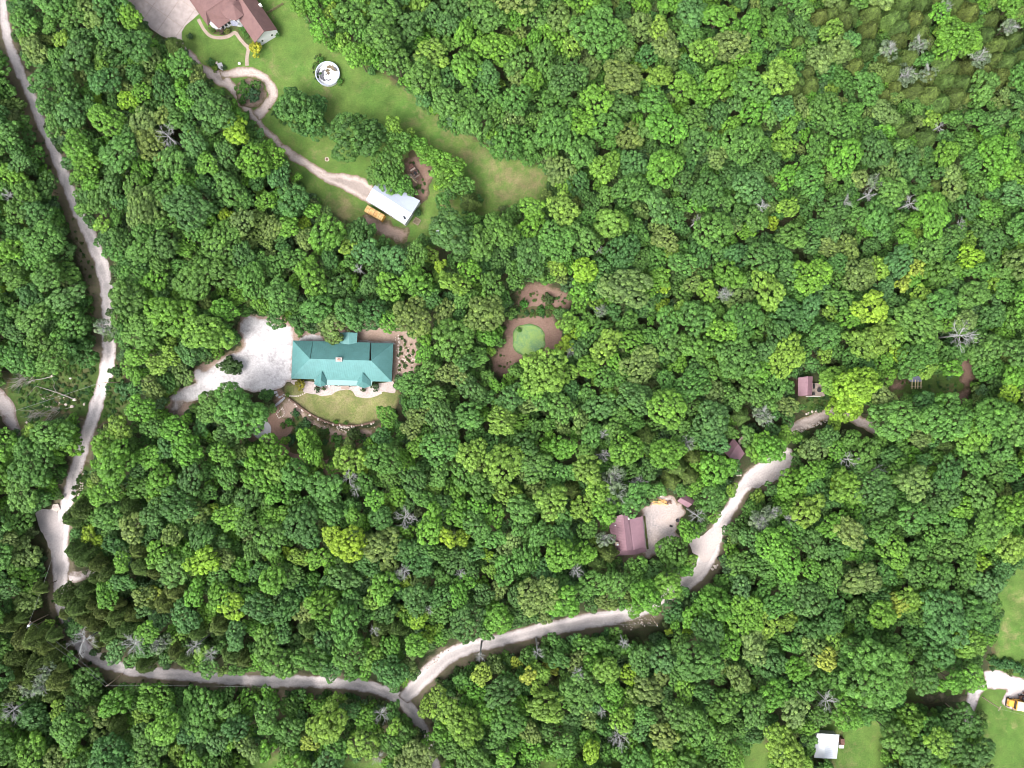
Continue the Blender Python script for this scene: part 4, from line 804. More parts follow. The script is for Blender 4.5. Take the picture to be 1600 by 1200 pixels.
# ------------------------------------------------------------------ trees: meshes
def np_mesh(name, V, F, mats, face_attr=None):
    me = bpy.data.meshes.new(name); nv = len(V); nf = len(F); k = F.shape[1]
    me.vertices.add(nv); me.vertices.foreach_set('co', V.astype(np.float32).ravel())
    me.loops.add(nf*k); me.loops.foreach_set('vertex_index', F.astype(np.int32).ravel())
    me.polygons.add(nf); me.polygons.foreach_set('loop_start', np.arange(nf, dtype=np.int32)*k)
    me.update(calc_edges=True)
    for n, a in (face_attr or {}).items():
        at = me.attributes.new(n, 'FLOAT', 'FACE'); at.data.foreach_set('value', a.astype(np.float32))
    me.materials.append(mats); return me
def unit(a): return a/(np.linalg.norm(a, axis=1)[:, None]+1e-9)
def quads(c, n, size, r, asp=1.35, axis=None):
    """leaf-clump faces: centres c, normals n, sizes"""
    t = r.normal(size=c.shape) if axis is None else axis
    u = unit(np.cross(n, t)); v = np.cross(n, u); s = size[:, None]/2
    cup = n*(size[:, None]*0.18)
    V = np.stack([c-u*s-v*s*asp*.3, c-v*s*asp+cup*0, c+u*s-v*s*asp*.0+cup, c+v*s*asp], 1).reshape(-1, 3)
    return V, np.arange(len(V)).reshape(-1, 4)
def crown_mesh(seed, Rr, clump=.85, leaf=.40, dens=1.0, flat=.62, gap=.0):
    """broadleaf crown: boughs of different height, each covered with clumps, each clump of leafy faces"""
    r = np.random.default_rng(seed)
    ns = int(np.clip(3+Rr*1.25, 4, 11)); subs = []
    for i in range(ns):
        a = 2*math.pi*(i+r.uniform(-.35, .35))/ns; d = Rr*(r.uniform(.42, .74) if i else r.uniform(0, .25)); sr = Rr*r.uniform(.26, .46) if i else Rr*.48
        subs.append((d*math.cos(a), d*math.sin(a), Rr*flat*r.uniform(-.25, .3)+(.22*Rr if i == 0 else 0), sr))
    subs = np.array(subs); pts = []; outs = []
    for k, (x, y, z, sr) in enumerate(subs):
        n = int(90*(sr/clump)**2*.35)+60; d = unit(r.normal(size=(n, 3))); d = d[d[:, 2] > -.45]
        p = np.array([x, y, z])+d*np.array([sr, sr, sr*.8])*r.uniform(.86, 1.08, (len(d), 1))
        ok = np.ones(len(p), bool)
        for j, (x2, y2, z2, s2) in enumerate(subs):
            if j != k: ok &= (((p-np.array([x2, y2, z2]))/np.array([1, 1, .8]))**2).sum(1) > (s2*.86)**2
        pts.append(p[ok]); outs.append(d[ok])
    pts = np.concatenate(pts); outs = np.concatenate(outs); o = r.permutation(len(pts)); pts, outs = pts[o], outs[o]
    keep = []
    for i in range(len(pts)):
        if not keep or (((pts[keep]-pts[i])**2).sum(1).min() > (clump*1.3)**2): keep.append(i)
    pts, outs = pts[keep], outs[keep]
    if gap > 0:
        g = r.uniform(size=len(pts)) > gap; pts, outs = pts[g], outs[g]
    Cc, Nn, Sz, Va, Cl = [], [], [], [], []
    for p, o_ in zip(pts, outs):
        cr = clump*r.uniform(.6, 1.2); n = int(15*dens*(cr/leaf)**2)+10
        d = unit(unit(r.normal(size=(n, 3)))+o_*.55+np.array([0, 0, .35])); rad = r.uniform(.7, 1.08, (n, 1))
        Cc.append(p+d*cr*rad*np.array([1, 1, .85])); Nn.append(unit(d+.34*r.normal(size=(n, 3))+np.array([0, 0, .3])))
        Sz.append(leaf*r.uniform(.6, 1.25, n)); Va.append(np.clip(r.normal(0, .5, n), -1, 1)); Cl.append(np.full(n, np.clip(r.normal(0, .5), -1, 1)))
    V, F = quads(np.concatenate(Cc), np.concatenate(Nn), np.concatenate(Sz), r)
    return np_mesh('crown', V, F, MT['leaf'], {'var': np.concatenate(Va), 'clv': np.concatenate(Cl)})
def cedar_mesh(seed, Rr=2.2, H=3.8, mat='cedar', n=4200):
    r = np.random.default_rng(seed); t = r.uniform(0, 1, n)**.62; a = r.uniform(0, 2*math.pi, n)
    lob = 1+.16*np.sin(a*5+seed)+.1*np.sin(a*9+seed*2)+.06*r.normal(size=n)
    rad = Rr*t*lob; z = -H*.5+H*(1-t**2.0)+r.normal(0, .18, n)
    c = np.stack([rad*np.cos(a), rad*np.sin(a), z], 1); d = np.stack([np.cos(a), np.sin(a), .8+0*a], 1)
    nn = unit(d+.45*r.normal(size=(n, 3))); ax = np.stack([-np.sin(a), np.cos(a), 0*a], 1)
    V, F = quads(c, nn, .20*r.uniform(.6, 1.3, n)+.03, r, 1.6)
    k = (a/(2*math.pi)*14).astype(int)+(t*5).astype(int)*17
    cl = np.clip(r.normal(0, .5, 400), -1, 1)[k % 400]
    return np_mesh('crown', V, F, MT[mat], {'var': np.clip(r.normal(0, .6, n), -1, 1), 'clv': cl})
def branch_mb(seed, Rr=4.0, depth=4, nb=7, thick=.10, up=.55, lean=(0, 0)):
    """bare limbs spreading from the origin; unit radius Rr"""
    q = random.Random(seed); m = MB()
    def grow(p, d, L, r0_, lev):
        if lev == 0 or L < .25: return
        n = 3; pts = [p]; dd = d.copy()
        for i in range(n):
            dd = (dd+Vector((q.uniform(-.22, .22), q.uniform(-.22, .22), q.uniform(-.16, .16)))).normalized(); pts.append(pts[-1]+dd*L/n)
        for i in range(n): m.tube(pts[i], pts[i+1], max(.018, r0_*(1-i*.22)), max(.015, r0_*(1-(i+1)*.22)), 4, i == n-1)
        for i in range(1, n+1):
            for _ in range(2 if i == n else 1+(q.random() < .5)):
                side = Vector((q.uniform(-1, 1), q.uniform(-1, 1), q.uniform(-.3, .5))).normalized()
                grow(pts[i], (dd+side*.75).normalized(), L*q.uniform(.5, .72), r0_*.55, lev-1)
    for i in range(nb):
        a = 2*math.pi*(i+q.uniform(-.3, .3))/nb; grow(Vector((0, 0, q.uniform(-1.0, .3))), Vector((math.cos(a)+lean[0], math.sin(a)+lean[1], up*q.uniform(.5, 1.6))).normalized(), Rr*q.uniform(.42, .6), thick*q.uniform(.7, 1.1), depth)
    return m
def mb_mesh(m, name, mat):
    V = np.array([tuple(v) for v in m.v]); me = bpy.data.meshes.new(name); me.from_pydata(V.tolist(), [], m.f); me.materials.append(MT[mat]); return me
def trunk_mesh(seed):
    q = random.Random(seed); m = MB(); m.tube((0, 0, -.1), (0, 0, .35), .045, .032, 7, False); m.tube((0, 0, .35), (.01, .01, .78), .032, .022, 7)
    for i in range(5):
        a = i*1.257+q.uniform(-.3, .3); z = q.uniform(.5, .72); p1 = Vector((.12*math.cos(a), .12*math.sin(a), z+.14)); p2 = Vector((.24*math.cos(a+.2), .24*math.sin(a+.2), z+.3))
        m.tube((0, 0, z), p1, .018, .013, 5, False); m.tube(p1, p2, .013, .006, 5); m.tube(p1, p1+Vector((.1*math.cos(a-.8), .1*math.sin(a-.8), .12)), .009, .004, 4)
    return mb_mesh(m, 'trunk', 'bark')      # unit height
TRUNKS = [trunk_mesh(i) for i in range(3)]
CR = {'s': [(crown_mesh(100+i, 2.1, .50, .24, 1.0), 2.1) for i in range(5)],
      'm': [(crown_mesh(200+i, 3.6, .60, .26), 3.6) for i in range(9)],
      'l': [(crown_mesh(300+i, 5.4, .68, .28, .95), 5.4) for i in range(6)]}
CEDARS = [(cedar_mesh(40+i), 2.2) for i in range(4)]
PALE = [(crown_mesh(500+i, 2.6, .6, .26, .55, .7, .25), 2.6) for i in range(2)]
DEAD = [mb_mesh(branch_mb(60+i, 4.0, 3, 6+i, .085), 'branches', 'deadwood') for i in range(4)]

# ------------------------------------------------------------------ trees: where they stand (photo pixels, crown radius in pixels, kind)
G_, D_, L_, Y_, O_, T_ = 'G', 'D', 'L', 'Y', 'O', 'T'
TINT = {'G': (0.072, 0.170, 0.031), 'D': (0.055, 0.136, 0.031), 'L': (0.090, 0.215, 0.025), 'Y': (0.165, 0.285, 0.025), 'O': (0.112, 0.178, 0.044), 'B': (0.066, 0.158, 0.042), 'A': (0.22, 0.30, 0.045), 'K': (0.128, 0.24, 0.034)}
HUE = {'G': 'mid-green', 'D': 'dark green', 'L': 'bright green', 'Y': 'bright yellow-green', 'O': 'olive-tan', 'B': 'bluish green', 'A': 'yellow', 'K': 'pale lime'}
HAND = [
 (95,62,13,'K'),(153,155,8,'Y'),(200,155,14,'Y'),(222,143,15,'L'),(290,158,14,'L'),(370,207,20,'Y'),(212,72,24,'D'),(236,92,16,'O'),(335,175,30,'D'),(225,190,20,'O'),(325,255,16,'L'),(397,250,26,'L'),(20,278,18,'L'),
 (466,172,33,'D'),(488,193,25,'D'),(451,168,14,'D'),(457,147,12,'D'),(495,165,16,'D'),(552,212,36,'D'),(585,205,18,'D'),(606,256,25,'G'),(611,284,17,'G'),(592,274,17,'G'),(627,290,15,'G'),(643,299,9,'G'),(617,200,15,'K'),(640,212,11,'K'),(622,222,18,'G'),(652,224,13,'L'),(668,242,16,'L'),(690,250,17,'L'),(694,272,20,'L'),(712,262,15,'L'),(720,290,17,'G'),(683,290,7,'Y'),(700,300,14,'D'),(733,316,16,'D'),(692,318,12,'G'),(700,40,18,'B'),(520,22,15,'K'),(537,66,13,'K'),(500,45,18,'L'),(560,85,20,'L'),(600,60,26,'G'),(585,88,20,'L'),(620,98,22,'G'),(660,120,24,'G'),(700,160,26,'G'),(740,190,24,'G'),(790,225,24,'G'),(640,40,22,'D'),(470,8,18,'L'),(490,14,14,'L'),(548,22,24,'G'),
 (997,42,22,'O'),(1040,70,20,'O'),(1052,95,13,'O'),(1030,45,16,'K'),(1098,80,20,'K'),(1000,108,13,'K'),(1101,151,17,'L'),(1035,262,28,'L'),(1165,98,18,'L'),(1120,245,16,'O'),(985,215,20,'O'),(932,155,25,'L'),(870,205,30,'G'),(905,190,20,'L'),
 (1500,55,26,'L'),(1478,70,20,'L'),(1512,70,18,'L'),(1472,45,12,'K'),(1578,12,18,'L'),(1470,20,16,'L'),(1215,120,24,'K'),(1290,170,26,'G'),(1320,245,28,'L'),(1370,235,26,'D'),(1560,240,30,'L'),(1480,240,18,'L'),
 (355,336,13,'Y'),(10,455,10,'Y'),(15,395,20,'L'),(325,522,30,'K'),(247,570,16,'K'),(300,545,25,'D'),(395,372,16,'O'),(378,345,20,'O'),(220,390,22,'G'),(68,375,26,'G'),(110,505,26,'G'),(85,560,22,'G'),(30,560,26,'G'),(60,575,14,'L'),
 (609,450,21,'L'),(735,425,19,'L'),(674,398,12,'K'),(685,435,10,'K'),(688,415,9,'Y'),(475,348,10,'Y'),(545,386,13,'K'),(478,375,15,'O'),(416,380,9,'O'),(405,342,15,'O'),(705,365,34,'D'),(785,362,26,'G'),(516,505,20,'O'),(522,525,14,'O'),(548,492,25,'D'),(760,490,30,'O'),(662,525,13,'L'),(603,500,16,'L'),(710,530,34,'G'),(440,462,26,'G'),(495,480,24,'G'),(430,500,13,'D'),(580,490,26,'D'),
 (912,422,20,'Y'),(905,450,13,'L'),(1000,330,13,'O'),(1040,372,18,'O'),(1030,352,14,'O'),(1036,450,10,'Y'),(1034,476,11,'Y'),(1016,502,6,'L'),(975,450,32,'O'),(835,352,24,'L'),(830,325,18,'L'),(880,325,22,'K'),(1112,360,30,'G'),(885,504,14,'K'),(898,520,12,'Y'),(883,540,13,'Y'),(912,512,13,'L'),(850,580,32,'K'),(882,580,16,'K'),(830,600,20,'L'),(1130,517,20,'L'),(1085,495,25,'G'),(1082,445,14,'O'),(1160,500,26,'G'),
 (1233,325,15,'K'),(1205,350,11,'Y'),(1325,390,18,'O'),(1360,485,24,'Y'),(1300,490,12,'K'),(1350,535,22,'K'),(1375,530,24,'K'),(1395,520,20,'K'),(1400,550,14,'Y'),(1330,532,13,'K'),(1432,418,13,'A'),(1410,443,12,'A'),(1437,464,17,'K'),(1308,594,27,'K'),(1342,602,27,'Y'),(1322,630,30,'Y'),(1328,608,28,'Y'),(1377,620,20,'O'),(1415,375,18,'L'),(1432,560,26,'G'),(1445,575,18,'K'),(1515,372,12,'K'),(1575,395,10,'K'),(1552,440,12,'K'),(1485,577,14,'L'),(1540,545,26,'G'),(1270,430,26,'L'),(1345,430,26,'O'),(1370,420,20,'K'),
 (222,640,22,'L'),(140,835,13,'Y'),(155,848,11,'Y'),(190,880,15,'L'),(318,880,22,'Y'),(245,868,18,'L'),(298,868,16,'L'),(375,705,14,'O'),(80,678,28,'G'),(98,670,9,'Y'),(105,690,24,'L'),(75,760,16,'L'),(330,795,9,'Y'),(375,640,36,'G'),(340,635,26,'G'),(401,645,16,'L'),(415,615,10,'D'),(180,725,30,'L'),(165,700,22,'L'),
 (481,690,20,'L'),(488,712,16,'L'),(497,722,11,'K'),(445,687,7,'L'),(605,650,15,'L'),(606,668,11,'L'),(567,733,9,'Y'),(655,650,18,'O'),(645,668,15,'O'),(692,655,26,'B'),(712,680,10,'K'),(783,660,22,'K'),(545,850,28,'Y'),(520,838,16,'Y'),(555,808,15,'L'),(592,850,28,'O'),(700,838,14,'Y'),(720,842,12,'Y'),(448,862,7,'Y'),(470,868,15,'K'),(762,868,9,'Y'),(765,892,10,'K'),(425,712,28,'L'),(435,735,18,'K'),(585,780,16,'L'),(620,775,16,'L'),(745,790,17,'L'),(460,740,24,'G'),(510,760,24,'G'),(470,820,30,'D'),
 (878,669,12,'O'),(865,783,24,'K'),(1040,708,26,'L'),(980,702,26,'L'),(1120,733,25,'L'),(1095,725,18,'L'),(918,735,22,'K'),(945,795,22,'L'),(1090,760,14,'L'),(915,865,17,'L'),(875,868,26,'L'),(1040,638,30,'L'),(1050,865,28,'G'),(1075,830,16,'L'),(993,777,23,'G'),(1110,780,20,'G'),(935,770,20,'K'),(840,730,22,'G'),
 (1272,703,20,'O'),(1258,700,12,'O'),(1322,758,24,'K'),(1310,752,14,'Y'),(1330,832,24,'O'),(1318,822,16,'O'),(1430,752,24,'O'),(1578,852,22,'K'),(1530,880,13,'Y'),(1205,705,20,'L'),(1180,712,14,'L'),(1211,700,14,'L'),(1193,694,18,'L'),(1240,760,28,'L'),(1400,655,34,'G'),(1480,655,34,'G'),(1550,650,30,'G'),(1300,820,20,'L'),(1210,850,26,'L'),(1230,880,26,'L'),
 (225,930,16,'O'),(243,930,12,'A'),(362,945,20,'Y'),(168,930,18,'L'),(345,930,20,'L'),(230,990,18,'L'),
 (425,908,22,'L'),(500,940,22,'L'),(585,935,17,'K'),(600,920,22,'L'),(655,967,16,'Y'),(670,990,12,'Y'),(685,983,10,'K'),(752,1055,15,'A'),(668,1104,14,'K'),(485,1160,14,'A'),(570,1165,22,'K'),(725,1135,28,'K'),(700,1110,22,'K'),(545,1020,26,'G'),(583,1028,16,'K'),(745,1080,16,'L'),
 (808,1035,10,'A'),(825,1055,12,'A'),(860,1045,11,'A'),(843,1050,16,'K'),(1072,987,8,'Y'),(1045,987,5,'Y'),(983,1052,15,'Y'),(1010,1078,24,'O'),(990,1090,14,'K'),(1140,1008,20,'L'),(1090,1035,34,'G'),(925,1175,16,'Y'),(920,1155,14,'L'),(1035,1150,22,'O'),(1032,1125,16,'O'),(842,930,28,'O'),(875,940,24,'L'),(1120,945,32,'L'),(1165,960,26,'L'),(905,1080,26,'G'),(1010,930,26,'L'),(1045,915,22,'L'),(995,950,14,'L'),(950,940,16,'O'),
 (1400,945,18,'A'),(1378,962,22,'L'),(1420,935,18,'K'),(1290,1030,17,'A'),(1270,1020,22,'O'),(1305,1000,16,'K'),(1512,1008,20,'K'),(1495,1000,12,'Y'),(1365,1052,44,'G'),(1400,1060,26,'G'),(1340,1025,26,'G'),(1360,1092,9,'Y'),(1475,965,34,'D'),(1430,990,20,'D'),(1468,1158,22,'K'),(1455,1140,20,'G'),(1230,1175,28,'K'),(1215,1150,22,'K'),(1250,1195,18,'K'),(1420,1125,22,'L'),(1500,1130,26,'D'),(1530,1175,22,'D'),(1440,1185,26,'D'),(1490,1170,22,'D'),(1520,1060,20,'L'),(1490,1065,16,'L'),
]
CED = [(270,70,14),(1282,25,13),(1330,20,15),(1360,45,14),(1395,28,16),(1410,42,15),(1430,30,16),(1440,50,14),(1405,60,15),(1385,95,13),(1395,110,14),(1425,118,15),(1450,120,14),(1475,95,15),(1485,108,16),(1535,110,16),(1560,120,18),(1585,60,14),(1560,70,15),(1540,55,16),(1470,160,17),(1455,145,15),(1495,150,16),(1405,190,14),(1420,200,13),(1450,215,16),(1340,100,12),(1300,20,14),(1320,30,15),(1550,30,14),(1590,20,15),(1480,125,16),(1515,105,15),(1575,95,15),
 (220,885,17),(240,893,13),(200,793,16),(130,870,18),(115,860,15),(125,798,18),(110,810,14),(150,882,14),(100,933,18),(118,950,18),(132,925,16),(160,955,16),(180,965,17),(145,975,15),(205,962,15),(195,985,16),(130,965,14),(225,1040,14),(275,1020,14),(285,1030,12),(360,1025,16),(380,1030,14),(60,1040,24),(80,1030,20),(70,1015,14),(50,1065,16),(85,1065,18),(80,1085,16),(35,1000,20),(20,1030,18),(215,860,15),(255,945,16),(270,925,15),(50,1000,18),
 (735,315,15),(965,770,14),(895,765,13),(1010,680,13),(1060,730,16),(1085,715,14),(1050,750,15),(1080,745,13),(1160,650,13),(950,865,16),(935,880,14),(340,980,14),(305,990,13),(180,1135,14),(1480,695,14),(1460,290,12),(620,985,14),(590,1000,12),(480,985,13),(595,980,14)]
PAL = [(1388,78,13),(1435,72,13),(1483,85,12),(1450,115,12),(1528,90,14),(1575,42,12),(1476,14,10),(1415,118,14),(1365,285,12),(960,768,19),(980,772,12),(960,742,14),(945,842,12),(1205,800,12),(1185,814,14),(1072,692,11),(250,1005,13),(66,1072,13),(70,1048,12),(45,1076,12),(1187,818,10),(1130,462,9),(940,486,9),(165,512,13),(620,900,10),(1190,650,14)]
DED = [(262,212,22),(132,1000,26),(212,1006,21),(304,1010,16),(330,1022,13),(20,1110,18),(547,746,15),(556,765,11),(633,808,22),(632,893,13),(943,711,14),(943,677,9),(997,754,14),(1074,690,13),(1090,806,14),(1194,650,16),(900,891,13),(1235,810,13),(1325,718,16),(1368,735,15),(1343,779,9),(1423,318,17),(1357,304,12),(1318,316,14),(1500,524,26),(935,390,9),(1088,346,10),(1190,322,12),(1330,460,0),(1132,459,13),(1162,500,9),(593,1122,18),(590,1182,12),(585,985,10),(750,1025,9),(670,952,9),(700,1050,0),(967,1150,20),(940,1112,9),(902,1052,12),(975,1005,10),(1292,1095,20),(1467,198,9),(560,420,10),(890,550,9),(475,375,0),(1500,350,10),(12,305,12),(720,895,9),(840,1020,11),(1240,555,0),(1215,560,0)]
DED = [d for d in DED if d[2] > 0]
# ground left open to the sky in the photograph (no crown may cover it)
OPEN = [
 [(-60,-60),(9,-60),(12,10),(15,45),(22,70),(32,98),(46,114),(38,126),(27,126),(16,95),(6,68),(-60,55)],
 [(0,58),(12,95),(22,122),(28,126),(40,126),(48,150),(56,170),(63,185),(78,222),(94,248),(106,280),(116,315),(124,345),(134,352),(143,364),(152,380),(160,392),(170,418),(176,448),(168,462),(172,482),(158,494),(160,530),(181,545),(186,590),(198,625),(194,642),(168,654),(158,664),(150,690),(142,712),(138,738),(134,752),(122,778),(110,800),(105,825),(103,850),(104,884),(112,896),(132,902),(104,918),(106,930),(92,950),(82,928),(78,905),(70,868),(57,806),(74,797),(92,790),(98,770),(108,732),(120,692),(132,655),(120,645),(96,640),(70,650),(56,662),(40,668),(26,672),(14,672),(0,660),(-60,640),(-60,600),(0,606),(24,580),(60,572),(112,572),(148,575),(155,560),(150,535),(149,500),(142,460),(134,425),(126,395),(117,365),(103,335),(95,300),(78,262),(62,222),(48,184),(34,150),(10,110)],
 [(70,900),(80,920),(84,950),(96,980),(112,1006),(128,1020),(142,1024),(160,1034),(182,1040),(200,1046),(214,1052),(232,1050),(243,1041),(268,1048),(286,1046),(304,1046),(310,1058),(340,1062),(352,1058),(400,1056),(430,1062),(455,1066),(470,1056),(490,1054),(500,1064),(520,1061),(545,1064),(572,1061),(592,1064),(606,1076),(620,1086),(632,1080),(642,1068),(650,1060),(664,1040),(660,1035),(690,1010),(705,1006),(740,1002),(770,997),(800,988),(835,976),(870,970),(898,960),(915,954),(925,963),(945,953),(975,948),(1000,956),(1034,948),(1034,930),(1040,918),(1045,922),(1043,940),(1034,955),(1030,972),(1006,1003),(985,984),(950,982),(900,990),(850,998),(800,1010),(780,1016),(750,1022),(720,1036),(692,1053),(676,1066),(662,1085),(652,1098),(660,1108),(670,1122),(676,1132),(668,1148),(660,1138),(648,1122),(636,1106),(610,1094),(580,1086),(540,1080),(480,1077),(430,1076),(330,1074),(260,1070),(205,1068),(170,1062),(145,1042),(120,1026),(98,1000),(82,968),(72,940)],
 [(1070,903),(1090,894),(1094,880),(1080,858),(1074,843),(1097,837),(1110,828),(1124,818),(1127,812),(1136,796),(1146,778),(1154,764),(1150,748),(1158,740),(1172,732),(1193,720),(1203,712),(1213,715),(1226,708),(1230,696),(1237,706),(1233,733),(1221,747),(1200,754),(1182,762),(1166,768),(1160,784),(1154,798),(1142,812),(1132,820),(1130,846),(1129,867),(1122,892),(1108,902),(1098,917),(1083,928)],
 [(1240,665),(1256,648),(1252,620),(1256,616),(1300,612),(1296,634),(1303,638),(1306,652),(1292,660),(1268,668),(1248,675)],
 [(1310,654),(1330,652),(1352,660),(1370,670),(1366,680),(1345,672),(1322,662)],
 [(1246,595),(1266,588),(1290,596),(1290,620),(1252,622),(1246,612)],
 [(265,622),(286,607),(306,598),(301,586),(309,577),(321,581),(334,569),(351,558),(376,548),(381,533),(376,515),(384,497),(396,494),(416,502),(434,510),(450,508),(460,516),(480,520),(506,530),(530,520),(560,518),(564,512),(590,512),(610,516),(626,520),(640,530),(650,550),(648,576),(622,582),(614,600),(620,620),(612,634),(592,646),(588,660),(592,672),(574,688),(560,684),(540,676),(530,700),(520,712),(508,700),(500,690),(470,672),(456,690),(462,712),(470,724),(452,716),(440,702),(424,690),(392,688),(388,674),(396,668),(420,668),(430,655),(432,640),(428,626),(434,612),(420,608),(400,612),(378,606),(352,612),(330,620),(300,626),(288,644),(272,650)],
 [(769,567),(775,550),(790,537),(790,517),(792,501),(808,499),(808,486),(812,470),(808,462),(832,444),(847,439),(848,450),(876,451),(888,464),(885,478),(868,482),(866,500),(880,519),(878,528),(866,543),(852,541),(848,550),(828,556),(814,558),(799,569),(790,585),(777,583)],
 [(1392,600),(1420,588),(1446,586),(1466,590),(1478,594),(1498,590),(1498,568),(1513,565),(1520,600),(1514,618),(1500,630),(1486,626),(1478,614),(1455,612),(1440,612),(1420,606),(1400,607)],
 [(1270,1172),(1278,1162),(1278,1144),(1308,1142),(1318,1146),(1345,1138),(1370,1142),(1374,1160),(1372,1180),(1376,1280),(1308,1280),(1308,1186),(1286,1184)],
 [(1700,860),(1600,892),(1582,905),(1570,935),(1574,960),(1560,985),(1550,1010),(1546,1028),(1540,1046),(1546,1062),(1520,1076),(1508,1086),(1440,1088),(1420,1078),(1418,1092),(1440,1098),(1508,1104),(1520,1114),(1540,1112),(1544,1130),(1534,1150),(1548,1170),(1552,1200),(1550,1300),(1700,1300)],
 [(207,-60),(207,0),(222,14),(222,30),(234,36),(238,43),(250,44),(253,56),(264,60),(276,66),(286,74),(302,92),(314,106),(330,117),(346,136),(362,146),(380,160),(396,176),(402,196),(420,213),(446,236),(456,252),(470,275),(488,298),(510,318),(530,338),(548,342),(580,344),(600,362),(624,378),(644,372),(660,366),(684,368),(700,350),(718,340),(728,332),(745,332),(760,326),(780,324),(800,322),(808,310),(825,302),(848,298),(853,282),(842,265),(806,260),(776,247),(755,232),(735,220),(700,206),(665,177),(645,150),(625,145),(592,116),(575,118),(550,105),(536,92),(515,80),(492,66),(482,44),(470,30),(448,18),(440,0),(440,-60)],
 [(1003,803),(1013,790),(1027,784),(1045,776),(1056,774),(1066,772),(1084,784),(1076,794),(1066,800),(1058,814),(1055,830),(1063,844),(1047,846),(1034,852),(1026,864),(1010,868),(962,869),(952,855),(954,820),(972,806),(985,800)],
 [(1134,698),(1148,686),(1160,706),(1154,722),(1148,712),(1140,704)],
 [(540,1196),(552,1190),(574,1187),(600,1196),(600,1280),(540,1280)],[(385,1192),(430,1196),(430,1280),(385,1280)],[(1175,1168),(1195,1156),(1204,1200),(1204,1280),(1150,1280),(1158,1196)],[(842,1188),(862,1186),(866,1280),(836,1280)],
 [(672,1182),(680,1182),(690,1200),(688,1280),(676,1280)],

 [(297,-60),(325,42),(405,72),(438,60),(436,44),(404,0),(375,-60)],
 [(455,530),(478,530),(505,540),(530,545),(532,530),(560,530),(616,534),(614,600),(455,598)],
 [(570,313),(583,290),(598,301),(612,306),(625,311),(642,311),(657,312),(650,335),(634,354),(600,338)],
 [(638,244),(668,250),(674,275),(668,318),(655,328),(650,300),(644,288),(638,265)],
 [(78,955),(72,968),(46,984),(34,974),(60,956)],[(196,1049),(193,1058),(168,1078),(158,1070)],[(1473,1097),(1480,1094),(1508,1114),(1502,1120)],
 [(676,356),(692,356),(690,368),(676,370)],
]
OP = [np.array(p, float) for p in OPEN]
gx, gy = np.meshgrid(np.arange(-160, 1764, 4.0), np.arange(-160, 1364, 4.0)); GX, GY = gx.ravel(), gy.ravel()
msk = np.zeros(len(GX), bool)
for p in OP: msk |= inside(p, GX, GY)
M2 = msk.reshape(gx.shape); edge = M2 & ~(np.roll(M2, 1, 0) & np.roll(M2, -1, 0) & np.roll(M2, 1, 1) & np.roll(M2, -1, 1))
EX, EY = gx[edge], gy[edge]
def dist_open(x, y):
    i = int(round((y+160)/4)); j = int(round((x+160)/4))
    if 0 <= i < M2.shape[0] and 0 <= j < M2.shape[1] and M2[i, j]: return -1.0
    return math.sqrt(((EX-x)**2+(EY-y)**2).min())
T = []          # x, y, r(px), kind, hand
for x, y, r_, k in HAND: T.append((x, y, r_, k, 1))
for x, y, r_ in CED: T.append((x, y, r_, 'C', 1))
for x, y, r_ in PAL: T.append((x, y, r_, 'P', 1))
for x, y, r_ in DED: T.append((x, y, r_*.62, 'X', 1))
XY = np.array([(t[0], t[1], t[2]) for t in T]+[(0, 0, 0)]*9000, float); nT = len(T)
ph = rng.uniform(0, 6.28, 12)
def field(x, y, k):
    return (math.sin(x/97+ph[k])+math.sin(y/83+ph[k+1])+math.sin((x+y)/61+ph[k+2])+math.sin((x-y)/44+ph[k+3]))/4
def pick(x, y):
    w = {'G': 1.0, 'D': .5, 'L': .34, 'O': .16, 'K': .12, 'B': .14, 'Y': .004}
    f = field(x, y, 0); w['D'] *= math.exp(1.2*f); w['L'] *= math.exp(-1.0*f); h = field(x, y, 5); w['O'] *= math.exp(1.4*h); w['B'] *= math.exp(-1.2*h)
    if x < 620 and y < 330: w['D'] *= 1.7; w['B'] *= 1.4
    if y > 640 and x < 720: w['L'] *= 1.7; w['K'] *= 1.5
    if x > 1150 and y > 780: w['G'] *= 1.4; w['L'] *= 1.2
    if x > 1240 and y < 160: w['O'] *= 1.6; w['C'] = 1.6; w['P'] = .02
    if x < 250 and 880 < y < 1080: w['C'] = 1.4
    if x > 860 and y < 330: w['O'] *= 1.6
    ks = list(w); p = np.array([w[q] for q in ks]); return ks[rng.choice(len(ks), p=p/p.sum())]
for (r0_, sd_, tries, ov) in ((24, 3.5, 2600, .80), (19, 2.5, 8000, .78), (15, 2, 16000, .75), (11.5, 1.2, 20000, .73), (8.5, 1, 18000, .74)):
    xs = rng.uniform(-95, 1695, tries); ys = rng.uniform(-95, 1295, tries); rs = np.clip(rng.normal(r0_, sd_, tries), 7, 34)
    for x, y, r_ in zip(xs, ys, rs):
        if x > 1180 and y < 330: r_ = max(8, r_*.8)
        d = np.hypot(XY[:nT, 0]-x, XY[:nT, 1]-y)
        if (d < ov*(XY[:nT, 2]*.96+r_)).any(): continue
        if dist_open(x, y) < r_*.93+1: continue
        k = pick(x, y)
        if k in ('C', 'P') and r_ > 19: k = 'O' if k == 'C' else 'B'
        T.append((x, y, r_, k, 0)); XY[nT] = (x, y, r_); nT += 1
print('trees', nT, {k: sum(1 for t in T if t[3] == k) for k in set(t[3] for t in T)})

